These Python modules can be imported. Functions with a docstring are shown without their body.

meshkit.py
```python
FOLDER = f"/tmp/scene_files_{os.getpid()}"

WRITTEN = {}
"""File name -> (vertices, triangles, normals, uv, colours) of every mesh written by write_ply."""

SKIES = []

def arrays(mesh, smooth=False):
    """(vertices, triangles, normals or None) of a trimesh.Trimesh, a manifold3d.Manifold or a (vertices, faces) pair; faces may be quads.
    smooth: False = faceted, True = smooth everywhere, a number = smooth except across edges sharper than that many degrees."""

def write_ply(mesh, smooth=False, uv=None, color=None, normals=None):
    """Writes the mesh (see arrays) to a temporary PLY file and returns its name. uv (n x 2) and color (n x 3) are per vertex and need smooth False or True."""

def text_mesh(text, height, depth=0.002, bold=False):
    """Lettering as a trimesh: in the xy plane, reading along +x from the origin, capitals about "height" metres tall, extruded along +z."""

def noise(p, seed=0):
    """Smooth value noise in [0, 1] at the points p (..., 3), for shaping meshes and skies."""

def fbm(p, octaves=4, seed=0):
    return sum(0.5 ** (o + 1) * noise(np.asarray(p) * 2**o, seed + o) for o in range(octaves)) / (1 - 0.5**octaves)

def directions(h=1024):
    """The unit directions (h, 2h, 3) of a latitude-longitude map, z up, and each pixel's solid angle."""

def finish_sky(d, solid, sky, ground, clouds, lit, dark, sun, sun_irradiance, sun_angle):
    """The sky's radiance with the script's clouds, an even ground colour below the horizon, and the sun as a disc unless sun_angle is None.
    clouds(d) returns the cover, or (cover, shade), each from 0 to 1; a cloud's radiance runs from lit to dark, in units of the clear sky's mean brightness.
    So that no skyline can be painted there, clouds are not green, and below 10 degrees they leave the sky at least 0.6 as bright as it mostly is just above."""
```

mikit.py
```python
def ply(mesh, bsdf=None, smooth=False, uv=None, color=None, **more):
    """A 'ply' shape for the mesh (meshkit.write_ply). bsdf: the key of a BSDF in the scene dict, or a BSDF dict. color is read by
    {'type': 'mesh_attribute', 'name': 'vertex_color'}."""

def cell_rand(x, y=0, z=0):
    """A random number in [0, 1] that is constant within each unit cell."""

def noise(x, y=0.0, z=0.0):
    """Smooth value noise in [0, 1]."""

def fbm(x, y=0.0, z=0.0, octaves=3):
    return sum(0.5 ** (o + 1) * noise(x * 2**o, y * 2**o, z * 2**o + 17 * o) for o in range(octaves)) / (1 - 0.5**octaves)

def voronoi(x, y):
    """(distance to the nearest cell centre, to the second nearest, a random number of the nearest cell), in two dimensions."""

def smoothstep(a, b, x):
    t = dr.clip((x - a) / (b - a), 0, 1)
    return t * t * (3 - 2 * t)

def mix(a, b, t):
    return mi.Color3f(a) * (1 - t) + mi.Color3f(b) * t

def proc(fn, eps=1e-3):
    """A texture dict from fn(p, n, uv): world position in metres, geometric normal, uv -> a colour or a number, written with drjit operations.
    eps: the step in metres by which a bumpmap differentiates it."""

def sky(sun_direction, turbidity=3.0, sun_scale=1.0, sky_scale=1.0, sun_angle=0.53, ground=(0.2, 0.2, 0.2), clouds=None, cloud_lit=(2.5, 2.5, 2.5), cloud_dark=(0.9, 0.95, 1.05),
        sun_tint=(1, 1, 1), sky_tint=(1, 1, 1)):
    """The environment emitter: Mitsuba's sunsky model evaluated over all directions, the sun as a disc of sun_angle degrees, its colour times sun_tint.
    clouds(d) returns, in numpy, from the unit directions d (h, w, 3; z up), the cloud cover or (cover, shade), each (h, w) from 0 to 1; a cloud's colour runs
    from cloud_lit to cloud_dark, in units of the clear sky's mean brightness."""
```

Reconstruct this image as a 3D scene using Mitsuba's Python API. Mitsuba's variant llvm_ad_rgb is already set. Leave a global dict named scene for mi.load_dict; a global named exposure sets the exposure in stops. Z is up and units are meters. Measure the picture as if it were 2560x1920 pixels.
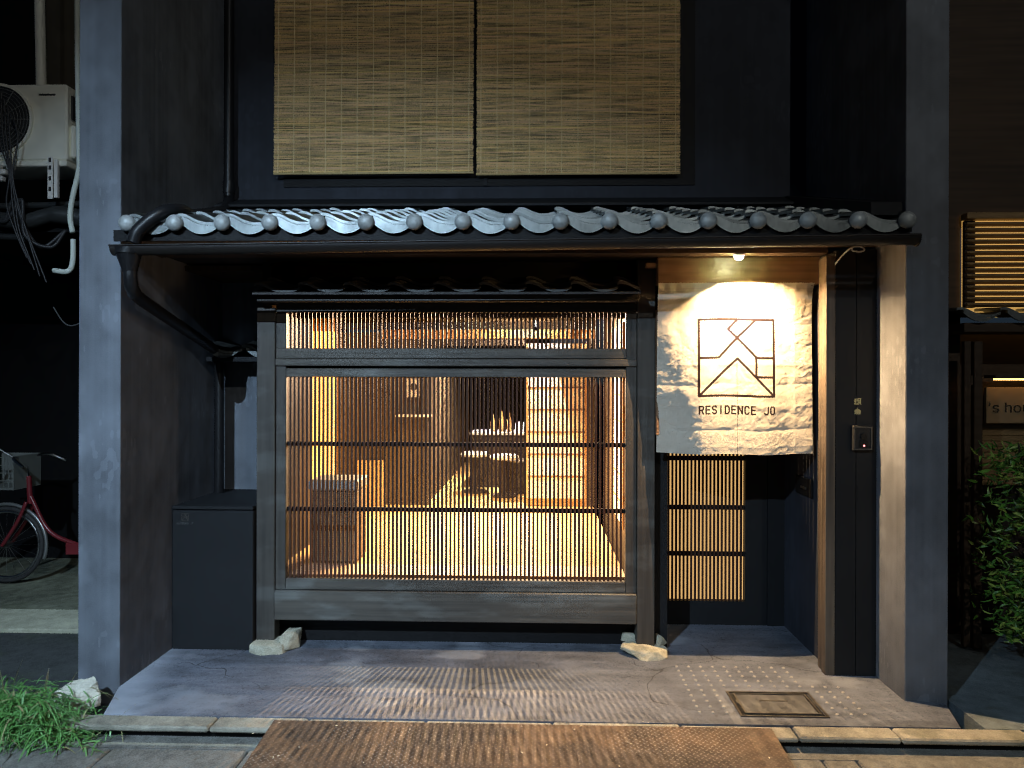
import math, random
import numpy as np, trimesh
import drjit as dr
import mitsuba as mi
import mikit, meshkit
from mikit import ply, proc, noise, fbm, voronoi, cell_rand, smoothstep, mix

T = mi.ScalarTransform4f
rng = np.random.default_rng(7)
random.seed(7)
scene, labels = {}, {}

# ------------------------------------------------------------------ camera, sky, street light, exposure
exposure = 0.0
YAW = math.radians(1.8)
scene['camera'] = {
    'type': 'perspective', 'fov': 67.32, 'fov_axis': 'x', 'near_clip': 0.05, 'far_clip': 300.0,
    'to_world': T().look_at(origin=[0, 0, 1.6], target=[-math.sin(YAW), math.cos(YAW), 1.6], up=[-0.0026, 0, 1.0])}
scene['sky'] = {**mikit.sky([0.3, -0.5, 0.35], sun_scale=0.0, sky_scale=0.12, sky_tint=(0.8, 0.95, 1.2)), 'sampling_weight': 0.35}
LAMP = np.array([-2.1, -1.08, 4.08]); LAMP_AIM = np.array([-1.40, 4.0, 0.35])
scene['street_lamp_light'] = {
    'type': 'spot', 'sampling_weight': 3.0, 'cutoff_angle': 35.0, 'beam_width': 1.0,
    'intensity': {'type': 'rgb', 'value': [110.0, 151.0, 194.0]},
    'to_world': T().look_at(origin=LAMP.tolist(), target=LAMP_AIM.tolist(), up=[0, 0, 1])}
LAMP_B = np.array([2.5, -4.2, 6.0])
scene['street_lamp_light_001'] = {
    'type': 'spot', 'sampling_weight': 1.5, 'cutoff_angle': 50.0, 'beam_width': 25.0,
    'intensity': {'type': 'rgb', 'value': [29.0, 28.5, 26.0]},
    'to_world': T().look_at(origin=LAMP_B.tolist(), target=[1.6, 4.8, 2.6], up=[0, 0, 1])}

# ------------------------------------------------------------------ materials
def rgb(*c): return {'type': 'rgb', 'value': list(map(float, c))}
def mat(key, color, rough=0.6, bump=None, bscale=0.002, eps=1e-3, **more):
    c = proc(color) if callable(color) else rgb(*color)
    r = proc(rough) if callable(rough) else float(rough)
    b = {'type': 'principled', 'base_color': c, 'roughness': r, **more}
    if bump is not None:
        b = {'type': 'bumpmap', 'arbitrary': {**proc(bump, eps=eps)}, 'scale': float(bscale), 'bsdf': b}
    scene[key] = {'type': 'twosided', 'bsdf': b}

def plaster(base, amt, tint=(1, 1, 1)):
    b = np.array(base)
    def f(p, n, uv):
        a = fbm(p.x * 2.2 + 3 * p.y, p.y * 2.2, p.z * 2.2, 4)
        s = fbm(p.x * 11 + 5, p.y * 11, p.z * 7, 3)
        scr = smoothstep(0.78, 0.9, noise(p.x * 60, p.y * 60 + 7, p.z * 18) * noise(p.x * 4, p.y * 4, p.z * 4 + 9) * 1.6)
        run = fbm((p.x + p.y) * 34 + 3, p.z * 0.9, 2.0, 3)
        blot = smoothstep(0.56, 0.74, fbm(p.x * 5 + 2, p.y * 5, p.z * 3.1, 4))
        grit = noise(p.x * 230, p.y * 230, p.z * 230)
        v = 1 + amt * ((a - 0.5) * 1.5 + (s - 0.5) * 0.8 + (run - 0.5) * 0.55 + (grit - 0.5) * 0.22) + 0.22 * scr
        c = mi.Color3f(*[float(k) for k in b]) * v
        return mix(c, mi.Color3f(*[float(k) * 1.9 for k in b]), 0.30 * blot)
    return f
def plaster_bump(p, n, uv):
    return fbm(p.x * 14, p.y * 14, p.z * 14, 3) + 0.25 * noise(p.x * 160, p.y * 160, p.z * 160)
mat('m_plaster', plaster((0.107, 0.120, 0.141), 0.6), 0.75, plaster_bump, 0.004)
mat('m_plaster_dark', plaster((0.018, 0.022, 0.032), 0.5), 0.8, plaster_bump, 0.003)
mat('m_black', (0.006, 0.006, 0.0065), 0.6, specular=0.2)
mat('m_black_panel', lambda p, n, uv: mi.Color3f(0.011, 0.012, 0.0135) * (0.8 + 0.5 * fbm(p.x * 3, p.y * 3, p.z * 3, 3)), 0.6, specular=0.2)
mat('m_pipe', (0.010, 0.010, 0.011), 0.4, specular=0.3)
mat('m_gutter', lambda p, n, uv: mi.Color3f(0.012, 0.010, 0.009) * (0.7 + 0.6 * fbm(p.x * 5, p.y * 20, p.z * 20, 3)), 0.45)

def wood(base, along, amt=0.5, grey=0.0):
    b = np.array(base)
    def f(p, n, uv):
        q = [p.x, p.y, p.z]
        k = [42.0, 42.0, 42.0]; k[along] = 1.6
        g = fbm(q[0] * k[0], q[1] * k[1], q[2] * k[2], 3)
        w = fbm(q[0] * 3 + 11, q[1] * 3, q[2] * 3 + 4, 3)
        v = 1 + amt * ((g - 0.5) * 1.6 + (w - 0.5) * 1.2)
        c = mi.Color3f(*[float(x) for x in b]) * v
        if grey > 0:
            st = smoothstep(0.5, 0.72, fbm(q[0] * 4, q[1] * 9 + 2, q[2] * 9, 4))
            c = mix(c, mi.Color3f(0.13, 0.14, 0.135) * v, st * grey)
        return c
    return f
def grain_bump(along):
    def f(p, n, uv):
        q = [p.x, p.y, p.z]
        k = [75.0, 75.0, 75.0]; k[along] = 2.0
        return fbm(q[0] * k[0], q[1] * k[1], q[2] * k[2], 3)
    return f
mat('m_wood_x', wood((0.052, 0.047, 0.039), 0, 0.7, 0.45), 0.6, grain_bump(0), 0.0018)
mat('m_wood_z', wood((0.040, 0.035, 0.029), 2, 0.6, 0.25), 0.6, grain_bump(2), 0.0018)
mat('m_wood_dark_x', wood((0.020, 0.017, 0.014), 0, 0.5), 0.6, grain_bump(0), 0.0015)
mat('m_slat', wood((0.046, 0.018, 0.010), 2, 0.6), 0.6, specular=0.25)
mat('m_jamb', wood((0.082, 0.064, 0.048), 2, 0.75), 0.5, grain_bump(2), 0.0015)
mat('m_lintel', wood((0.15, 0.090, 0.050), 0, 0.8), 0.5, grain_bump(0), 0.002)
mat('m_beam', wood((0.045, 0.028, 0.018), 0, 0.6), 0.55, grain_bump(0), 0.002)
mat('m_soffit', wood((0.16, 0.10, 0.06), 0, 0.6), 0.6)

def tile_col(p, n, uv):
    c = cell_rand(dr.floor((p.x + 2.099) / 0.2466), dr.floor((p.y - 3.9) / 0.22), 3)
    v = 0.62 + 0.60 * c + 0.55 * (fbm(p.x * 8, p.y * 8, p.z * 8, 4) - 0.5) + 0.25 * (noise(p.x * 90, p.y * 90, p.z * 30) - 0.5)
    return mix(mi.Color3f(0.205, 0.225, 0.222) * v, mi.Color3f(0.085, 0.09, 0.085) * v, smoothstep(0.55, 0.8, dr.abs(n.z)) * (0.75 + 0.25 * fbm(p.x * 15, p.y * 15, 0.0, 2)))  # upward faces coloured darker by their normal to read dark, taken as weathering
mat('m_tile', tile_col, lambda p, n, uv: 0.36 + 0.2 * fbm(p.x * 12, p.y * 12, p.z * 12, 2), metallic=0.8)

def mortar_col(p, n, uv):
    a = fbm(p.x * 1.3 + 2, p.y * 2.2, 0.3, 4)
    s = fbm(p.x * 6 + 1, p.y * 9, 2.0, 4)
    sweep = fbm(p.x * 4 + p.y * 10, p.y * 22 - p.x * 2, 5.0, 3)
    scuff = smoothstep(0.62, 0.75, fbm(p.x * 2.4 + 8, p.y * 3.1, 7.0, 4))
    grit = noise(p.x * 150, p.y * 150, 1.0) + 0.8 * (noise(p.x * 60, p.y * 70, 3.0) - 0.5)
    pit = smoothstep(0.80, 0.90, noise(p.x * 85 + 4, p.y * 85, 6.0))
    v = 0.9 + 0.95 * (a - 0.5) + 0.65 * (s - 0.5) + 0.45 * (sweep - 0.5) + 0.22 * (grit - 0.5) - 0.25 * pit
    f1, f2, w_ = voronoi(p.x * 1.1 + 0.5 * (fbm(p.x * 3, p.y * 3, 4.0, 3) - 0.5), p.y * 1.3 + 0.5 * (fbm(p.x * 3 + 7, p.y * 3, 8.0, 3) - 0.5))
    crack = smoothstep(0.012, 0.004, f2 - f1) * smoothstep(0.45, 0.6, fbm(p.x * 2 + 5, p.y * 2, 3.0, 2))
    stain = smoothstep(0.58, 0.72, fbm(p.x * 1.9 + 3, p.y * 3.3 + 6, 11.0, 4))
    v = v * (1 - 0.55 * crack) * (1 - 0.28 * stain)
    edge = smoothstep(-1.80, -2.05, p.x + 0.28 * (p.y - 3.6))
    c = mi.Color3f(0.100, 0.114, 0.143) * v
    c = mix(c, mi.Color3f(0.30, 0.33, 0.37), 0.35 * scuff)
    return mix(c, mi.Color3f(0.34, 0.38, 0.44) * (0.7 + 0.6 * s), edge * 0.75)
def mortar_bump(p, n, uv):
    return 1.2 * fbm(p.x * 7, p.y * 12, p.z * 5, 3) + 0.3 * noise(p.x * 120, p.y * 120, p.z * 100)
mat('m_mortar', mortar_col, lambda p, n, uv: 0.5 + 0.3 * fbm(p.x * 5, p.y * 5, 1.0, 3), mortar_bump, 0.004)
def concrete(base, amt=0.5):
    def f(p, n, uv):
        a = fbm(p.x * 2.5, p.y * 2.5, p.z * 2.5 + 3, 4)
        s = fbm(p.x * 22, p.y * 22, p.z * 22, 3)
        g = noise(p.x * 190, p.y * 190, p.z * 190)
        v = 0.95 + amt * (1.3 * (a - 0.5) + 0.9 * (s - 0.5) + 0.5 * (g - 0.5))
        moss = smoothstep(0.55, 0.75, fbm(p.x * 5 + 9, p.y * 5, p.z * 5, 4))
        c = mi.Color3f(*base) * v
        return mix(c, mi.Color3f(0.05, 0.06, 0.03) * v, 0.35 * moss)
    return f
def rough_bump(p, n, uv):
    return fbm(p.x * 30, p.y * 30, p.z * 30, 3) + 0.4 * noise(p.x * 150, p.y * 150, p.z * 150)
mat('m_stud', (0.30, 0.285, 0.26), 0.5)
mat('m_kerb', concrete((0.27, 0.26, 0.21), 0.6), 0.8, rough_bump, 0.004)
mat('m_slab', concrete((0.155, 0.155, 0.14), 0.9), 0.75, rough_bump, 0.005)
mat('m_asphalt', concrete((0.05, 0.055, 0.055), 0.8), 0.8, rough_bump, 0.008)
mat('m_alley', concrete((0.17, 0.18, 0.13), 0.8), 0.75, rough_bump, 0.005)
mat('m_step', concrete((0.44, 0.44, 0.33), 0.5), 0.85, rough_bump, 0.005)
mat('m_stone', concrete((0.36, 0.35, 0.27), 0.9), 0.8, rough_bump, 0.012)
mat('m_bluestone', concrete((0.12, 0.15, 0.165), 0.6), 0.7, rough_bump, 0.01)
mat('m_white_rock', concrete((0.62, 0.60, 0.50), 0.5), 0.85, rough_bump, 0.015)

# chequer plate: raised lozenges in two directions, rust
def lozenge(px, py):
    s = 0.022
    u, v = (px + py) / (s * 1.414), (px - py) / (s * 1.414)
    iu, iv = dr.floor(u), dr.floor(v)
    fu, fv = u - iu - 0.5, v - iv - 0.5
    par = (iu + iv) - 2 * dr.floor((iu + iv) / 2)
    a = dr.select(par > 0.5, fu, fv); b = dr.select(par > 0.5, fv, fu)
    return smoothstep(1.0, 0.55, dr.sqrt(dr.square(a / 0.46) + dr.square(b / 0.2)))
def plate_col(p, n, uv):
    a = fbm(p.x * 3, p.y * 4, 1.0, 4); s = fbm(p.x * 25, p.y * 25, 2.0, 3)
    loz = lozenge(p.x, p.y)
    v = 0.8 + 0.9 * (a - 0.5) + 0.9 * (s - 0.5) + 0.45 * loz
    rust = mix(mi.Color3f(0.090, 0.065, 0.048), mi.Color3f(0.112, 0.072, 0.044), smoothstep(0.4, 0.65, a))
    worn = smoothstep(0.50, 0.68, fbm(p.x * 1.7 + 4, p.y * 2.6, 6.0, 4))
    dirt = smoothstep(0.52, 0.70, fbm(p.x * 6 + 1, p.y * 7, 9.0, 4))
    c = mix(rust * v, mi.Color3f(0.20, 0.17, 0.14) * v, worn * loz * 0.7)
    return mix(c, mi.Color3f(0.045, 0.034, 0.026), 0.55 * dirt * (1 - 0.6 * loz))
mat('m_plate', plate_col, lambda p, n, uv: 0.75 - 0.2 * lozenge(p.x, p.y) + 0.2 * (fbm(p.x * 20, p.y * 20, 0.0, 2) - 0.5), lambda p, n, uv: lozenge(p.x, p.y), 0.0022, 5e-4, metallic=0.1)
mat('m_drain_lid', lambda p, n, uv: mi.Color3f(0.066, 0.068, 0.070) * (0.5 + 1.0 * fbm(p.x * 18, p.y * 18, 1.0, 4)), 0.6, rough_bump, 0.006)
mat('m_steel_worn', lambda p, n, uv: mi.Color3f(0.085, 0.075, 0.060) * (0.6 + 0.9 * fbm(p.x * 20, p.y * 20, 1.0, 3)), 0.45, metallic=0.5)

# noren: linen with a printed line emblem and lettering
NX0, NX1, NZ0, NZ1 = 0.709, 1.609, 1.198, 2.190
EM = (0.939, 1.374, 1.534, 1.976)
SEG = []
def emseg(*pts):
    q = [(EM[0] + u * (EM[1] - EM[0]), EM[3] - v * (EM[3] - EM[2])) for u, v in pts]
    SEG.extend((q[i], q[i + 1], 0.0068) for i in range(len(q) - 1))
emseg((0, 0), (1, 0), (1, 1), (0, 1), (0, 0))
emseg((.752, 0), (.512, .24), (.268, .504), (0, .504))
emseg((.515, 0), (.392, .13), (.512, .245), (.765, .5), (1, .5))
emseg((0, 1), (.512, .513), (1, 1))
emseg((.758, .5), (.758, .745)); emseg((.775, .75), (1, .75))
GL = {'R': [[(0, 0), (0, 1), (.7, 1), (1, .87), (1, .62), (.7, .48), (0, .48)], [(.5, .48), (1, 0)]],
      'E': [[(1, 1), (0, 1), (0, 0), (1, 0)], [(0, .52), (.85, .52)]],
      'S': [[(1, .85), (.75, 1), (.25, 1), (0, .85), (0, .65), (.25, .53), (.75, .47), (1, .35), (1, .15), (.75, 0), (.25, 0), (0, .15)]],
      'I': [[(.5, 0), (.5, 1)]],
      'D': [[(0, 0), (0, 1), (.6, 1), (1, .75), (1, .25), (.6, 0), (0, 0)]],
      'N': [[(0, 0), (0, 1), (1, 0), (1, 1)]],
      'C': [[(1, .82), (.75, 1), (.25, 1), (0, .8), (0, .2), (.25, 0), (.75, 0), (1, .18)]],
      'J': [[(1, 1), (1, .2), (.75, 0), (.25, 0), (0, .2)]],
      'O': [[(.25, 0), (0, .2), (0, .8), (.25, 1), (.75, 1), (1, .8), (1, .2), (.75, 0), (.25, 0)]]}
TSEG = []
for i, ch in enumerate('RESIDENCE JO'):
    if ch in GL:
        x0 = 0.941 + i * 0.0374
        for poly in GL[ch]:
            q = [(x0 + a * 0.022, 1.430 + b * 0.044) for a, b in poly]
            TSEG.extend((q[k], q[k + 1], 0.0043) for k in range(len(q) - 1))
def seg_cover(px, pz, segs, soft=0.0010):
    c = mi.Float(0)
    for (ax, az), (bx, bz), w in segs:
        dx, dz = bx - ax, bz - az
        t = dr.clip(((px - ax) * dx + (pz - az) * dz) / max(dx * dx + dz * dz, 1e-9), 0, 1)
        d = dr.sqrt(dr.square(px - ax - t * dx) + dr.square(pz - az - t * dz))
        c = dr.maximum(c, smoothstep(w + soft, w - soft, d))
    return c
def linen_col(p, n, uv):
    x, z = uv.x, uv.y
    ink = dr.maximum(seg_cover(x, z, SEG), seg_cover(x, z, TSEG))
    thread = 0.93 + 0.07 * noise(x * 900, z * 60) + 0.06 * noise(x * 60, z * 900) + 0.1 * (fbm(x * 6, z * 6, 1.0, 3) - 0.5)
    hem = 1 - 0.12 * smoothstep(0.012, 0.009, dr.abs(z - 2.150)) * smoothstep(0.003, 0.0045, dr.abs(z - 2.150))
    return mix(mi.Color3f(0.50, 0.465, 0.39) * thread * (1 - 0.75 * smoothstep(0.0022, 0.0012, dr.abs(x - 1.1592))) * hem, mi.Color3f(0.014, 0.006, 0.007), ink * 0.985)
mat('m_linen', linen_col, 0.9, lambda p, n, uv: noise(uv.x * 700, uv.y * 700) + 0.5 * fbm(uv.x * 60, uv.y * 60, 0.0, 2), 0.0003, 4e-4, specular=0.1)

scene['m_bamboo'] = {'type': 'twosided', 'bsdf': {'type': 'principled', 'base_color': {'type': 'mesh_attribute', 'name': 'vertex_color'}, 'roughness': 0.5}}
mat('m_twine', (0.85, 0.70, 0.40), 0.8)
mat('m_paper', (0.78, 0.71, 0.64), 0.9)
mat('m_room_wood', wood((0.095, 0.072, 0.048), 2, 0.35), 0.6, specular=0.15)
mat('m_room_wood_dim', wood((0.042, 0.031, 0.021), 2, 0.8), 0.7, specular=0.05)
mat('m_room_edge', (0.62, 0.44, 0.30), 0.5)
mat('m_room_bar', (0.22, 0.11, 0.06), 0.6)
mat('m_room_wood_x', wood((0.40, 0.22, 0.09), 0, 0.5), 0.45)
mat('m_room_floor', lambda p, n, uv: mi.Color3f(0.44, 0.30, 0.135) * (0.92 + 0.16 * fbm(p.x * 3, p.y * 1.2, 1.0, 2)), 0.5)
mat('m_room_dark', (0.045, 0.035, 0.028), 0.5)
mat('m_room_plaster', (0.55, 0.36, 0.17), 0.9)
mat('m_white', (0.72, 0.70, 0.66), 0.4)
mat('m_ac', lambda p, n, uv: mi.Color3f(0.80, 0.79, 0.68) * (0.85 + 0.3 * fbm(p.x * 6, p.y * 6, p.z * 6, 3)), 0.45)
mat('m_ac_dark', (0.030, 0.032, 0.032), 0.4)
mat('m_hose', (0.52, 0.56, 0.50), 0.6)
mat('m_grey_metal', (0.35, 0.36, 0.35), 0.35, metallic=0.7)
mat('m_chrome', (0.62, 0.63, 0.64), 0.18, metallic=1.0)
mat('m_red', (0.17, 0.016, 0.022), 0.3, clearcoat=0.6)
mat('m_rubber', (0.035, 0.035, 0.035), 0.7)
mat('m_basket', (0.15, 0.16, 0.145), 0.6)
mat('m_cable', (0.028, 0.028, 0.03), 0.5)
mat('m_gold', (0.42, 0.38, 0.20), 0.45, metallic=0.3)
mat('m_copper_print', (0.040, 0.034, 0.027), 0.5)
mat('m_grey_print', (0.050, 0.052, 0.052), 0.5)
mat('m_lid', (0.18, 0.185, 0.17), 0.6)
mat('m_weave', lambda p, n, uv: mi.Color3f(0.17, 0.12, 0.07) * (0.55 + 0.8 * dr.abs(dr.sin(p.z * 210)) * dr.abs(dr.sin((p.x + p.y) * 160))), 0.7)
mat('m_house_right', wood((0.050, 0.030, 0.016), 0, 0.5), 0.7)
mat('m_slat_right', wood((0.26, 0.16, 0.065), 0, 0.4), 0.6)
mat('m_sign', lambda p, n, uv: mi.Color3f(0.24, 0.17, 0.09) * (0.85 + 0.3 * fbm(p.x * 9, p.y * 9, p.z * 9, 3)), 0.6)
mat('m_sign_ink', (0.03, 0.024, 0.016), 0.6)
mat('m_wall_far', plaster((0.060, 0.052, 0.036), 0.4), 0.85)
def leaf(key, c):
    scene[key] = {'type': 'principledthin', 'base_color': rgb(*c), 'roughness': 0.45, 'diff_trans': 0.55, 'spec_trans': 0.0}
    scene[key] = {'type': 'twosided', 'bsdf': {'type': 'principled', 'base_color': rgb(*c), 'roughness': 0.42}}
leaf('m_leaf_a', (0.10, 0.26, 0.035)); leaf('m_leaf_b', (0.25, 0.36, 0.07)); leaf('m_leaf_c', (0.055, 0.13, 0.025))
leaf('m_grass_a', (0.09, 0.235, 0.055)); leaf('m_grass_b', (0.15, 0.33, 0.11)); leaf('m_grass_c', (0.26, 0.25, 0.12))
mat('m_petal', (0.60, 0.52, 0.38), 0.8)
mat('m_stem', (0.045, 0.035, 0.02), 0.8)

# ------------------------------------------------------------------ helpers
count = {}
def key_of(name, parent=None):
    base = f'{parent}__{name}' if parent else name
    n = count.get(base, 0); count[base] = n + 1
    return base if n == 0 else f'{base}_{n:03d}'
def put(name, mesh, bsdf, parent=None, smooth=False, label=None, cat=None, group=None, kind=None, **more):
    k = key_of(name, parent)
    scene[k] = ply(mesh, bsdf, smooth, **more)
    info = {a: b for a, b in (('label', label), ('category', cat), ('group', group), ('kind', kind)) if b}
    if info: labels[k] = info
    return k
def thing(name, label=None, cat=None, group=None, kind=None):
    k = key_of(name)
    labels[k] = {a: b for a, b in (('label', label), ('category', cat), ('group', group), ('kind', kind)) if b}
    return k
def box(x0, x1, y0, y1, z0, z1, c=0.003):
    c = min(c, 0.3 * min(x1 - x0, y1 - y0, z1 - z0))
    v = []
    for sx, x in ((1, x0), (-1, x1)):
        for sy, y in ((1, y0), (-1, y1)):
            for sz, z in ((1, z0), (-1, z1)):
                v += [(x, y + sy * c, z + sz * c), (x + sx * c, y, z + sz * c), (x + sx * c, y + sy * c, z)]
    return trimesh.convex.convex_hull(np.array(v))
def plain(x0, x1, y0, y1, z0, z1):
    m = trimesh.creation.box([x1 - x0, y1 - y0, z1 - z0]); m.apply_translation([(x0 + x1) / 2, (y0 + y1) / 2, (z0 + z1) / 2]); return m
def cat_(*m): return trimesh.util.concatenate(list(m))
def smooth_path(pts, n=8):
    pts = np.array(pts, float)
    out = []
    P = np.vstack([2 * pts[0] - pts[1], pts, 2 * pts[-1] - pts[-2]])
    for i in range(1, len(P) - 2):
        for t in np.linspace(0, 1, n, endpoint=False):
            a, b, c, d = P[i - 1], P[i], P[i + 1], P[i + 2]
            out.append(0.5 * (2 * b + (c - a) * t + (2 * a - 5 * b + 4 * c - d) * t * t + (3 * b - a - 3 * c + d) * t ** 3))
    out.append(pts[-1])
    return np.array(out)
def tube(pts, r, sides=10, caps=True):
    pts = np.array(pts, float); n = len(pts)
    r = np.broadcast_to(np.asarray(r, float), (n,))
    tan = np.gradient(pts, axis=0); tan /= np.linalg.norm(tan, axis=1, keepdims=True) + 1e-12
    ref = np.array([0, 0, 1.0]) if abs(tan[0][2]) < 0.9 else np.array([1.0, 0, 0])
    V = []
    for i in range(n):
        ref = ref - tan[i] * (ref @ tan[i]); ref /= np.linalg.norm(ref)
        b = np.cross(tan[i], ref)
        a = np.arange(sides) * 2 * math.pi / sides
        V.append(pts[i] + r[i] * (np.cos(a)[:, None] * ref + np.sin(a)[:, None] * b))
    V = np.vstack(V); F = []
    for i in range(n - 1):
        for j in range(sides):
            a, b = i * sides + j, i * sides + (j + 1) % sides
            F += [(a, b, b + sides), (a, b + sides, a + sides)]
    if caps:
        V = np.vstack([V, pts[:1], pts[-1:]])
        for j in range(sides):
            F += [(len(V) - 2, (j + 1) % sides, j), (len(V) - 1, (n - 1) * sides + j, (n - 1) * sides + (j + 1) % sides)]
    return trimesh.Trimesh(V, F, process=False)
def extr(poly, y0, y1):
    """polygon in (x, z), extruded along y"""
    from shapely.geometry import Polygon
    m = trimesh.creation.extrude_polygon(Polygon(poly), y1 - y0, engine='earcut')
    v = m.vertices.copy(); m.vertices = np.stack([v[:, 0], y0 + v[:, 2], v[:, 1]], 1); m.invert(); return m
def extr_x(poly, x0, x1):
    """polygon in (y, z), extruded along x"""
    from shapely.geometry import Polygon
    m = trimesh.creation.extrude_polygon(Polygon(poly), x1 - x0, engine='earcut')
    v = m.vertices.copy(); m.vertices = np.stack([x0 + v[:, 2], v[:, 0], v[:, 1]], 1); return m
def rock(pts, seed, amp=0.012, level=3, size=None):
    m = trimesh.convex.convex_hull(np.array(pts, float))
    for _ in range(level): m = m.subdivide()
    trimesh.smoothing.filter_laplacian(m, iterations=2)
    d = meshkit.fbm(m.vertices * 14, 4, seed) - 0.5
    m.vertices = m.vertices + m.vertex_normals * (d * amp * 2)[:, None]
    return m

# ------------------------------------------------------------------ the ground
def sheet(x0, x1, y0, y1, z, n=(2, 2), amp=0.0, freq=2.0, seed=0):
    xs, ys = np.linspace(x0, x1, n[0]), np.linspace(y0, y1, n[1])
    X, Y = np.meshgrid(xs, ys, indexing='ij')
    P = np.stack([X, Y, np.full_like(X, z)], -1)
    if amp: P[..., 2] += amp * (meshkit.fbm(P * freq, 3, seed) - 0.5)
    I = np.arange(n[0] * n[1]).reshape(n)
    F = np.stack([I[:-1, :-1], I[1:, :-1], I[1:, 1:], I[:-1, 1:]], -1).reshape(-1, 4)
    return P.reshape(-1, 3), F
put('street', sheet(-40, 40, -40, 3.42, -0.075), 'm_asphalt', kind='structure', label='dark asphalt street in front of the house')
put('ground', sheet(-60, 60, 3.42, 60, -0.09), 'm_asphalt', kind='structure', label='dark ground under and behind the buildings')

# mortar apron of the house, with vestibule floor
ap = thing('apron', 'blue grey trowelled mortar apron in front of the house', None, kind='structure')
def apron_mesh():
    from shapely.geometry import Polygon
    poly = [(-2.085, 3.652), (-2.19, 3.98), (-2.19, 5.3), (1.868, 5.3), (1.868, 3.97), (2.06, 3.93), (1.985, 3.652)]
    m = trimesh.creation.extrude_polygon(Polygon(poly), 0.08, engine='earcut'); m.apply_translation([0, 0, -0.08])
    return m
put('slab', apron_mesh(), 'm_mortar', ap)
hemi = trimesh.creation.icosphere(subdivisions=1, radius=1.0)
hemi = trimesh.Trimesh(hemi.vertices * [0.0095, 0.0095, 0.007], hemi.faces)
for j in range(10):
    for i in range(14):
        x, y = 0.80 + i * 0.0665, 4.385 - j * 0.0675
        if j < 4 and i > 9: continue
        if 0.95 < x < 1.46 and y < 4.075: continue
        if x > 1.62: continue
        put('tactile_stud', hemi.copy().apply_translation([x, y, 0.0]), 'm_stud', ap, True)

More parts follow.
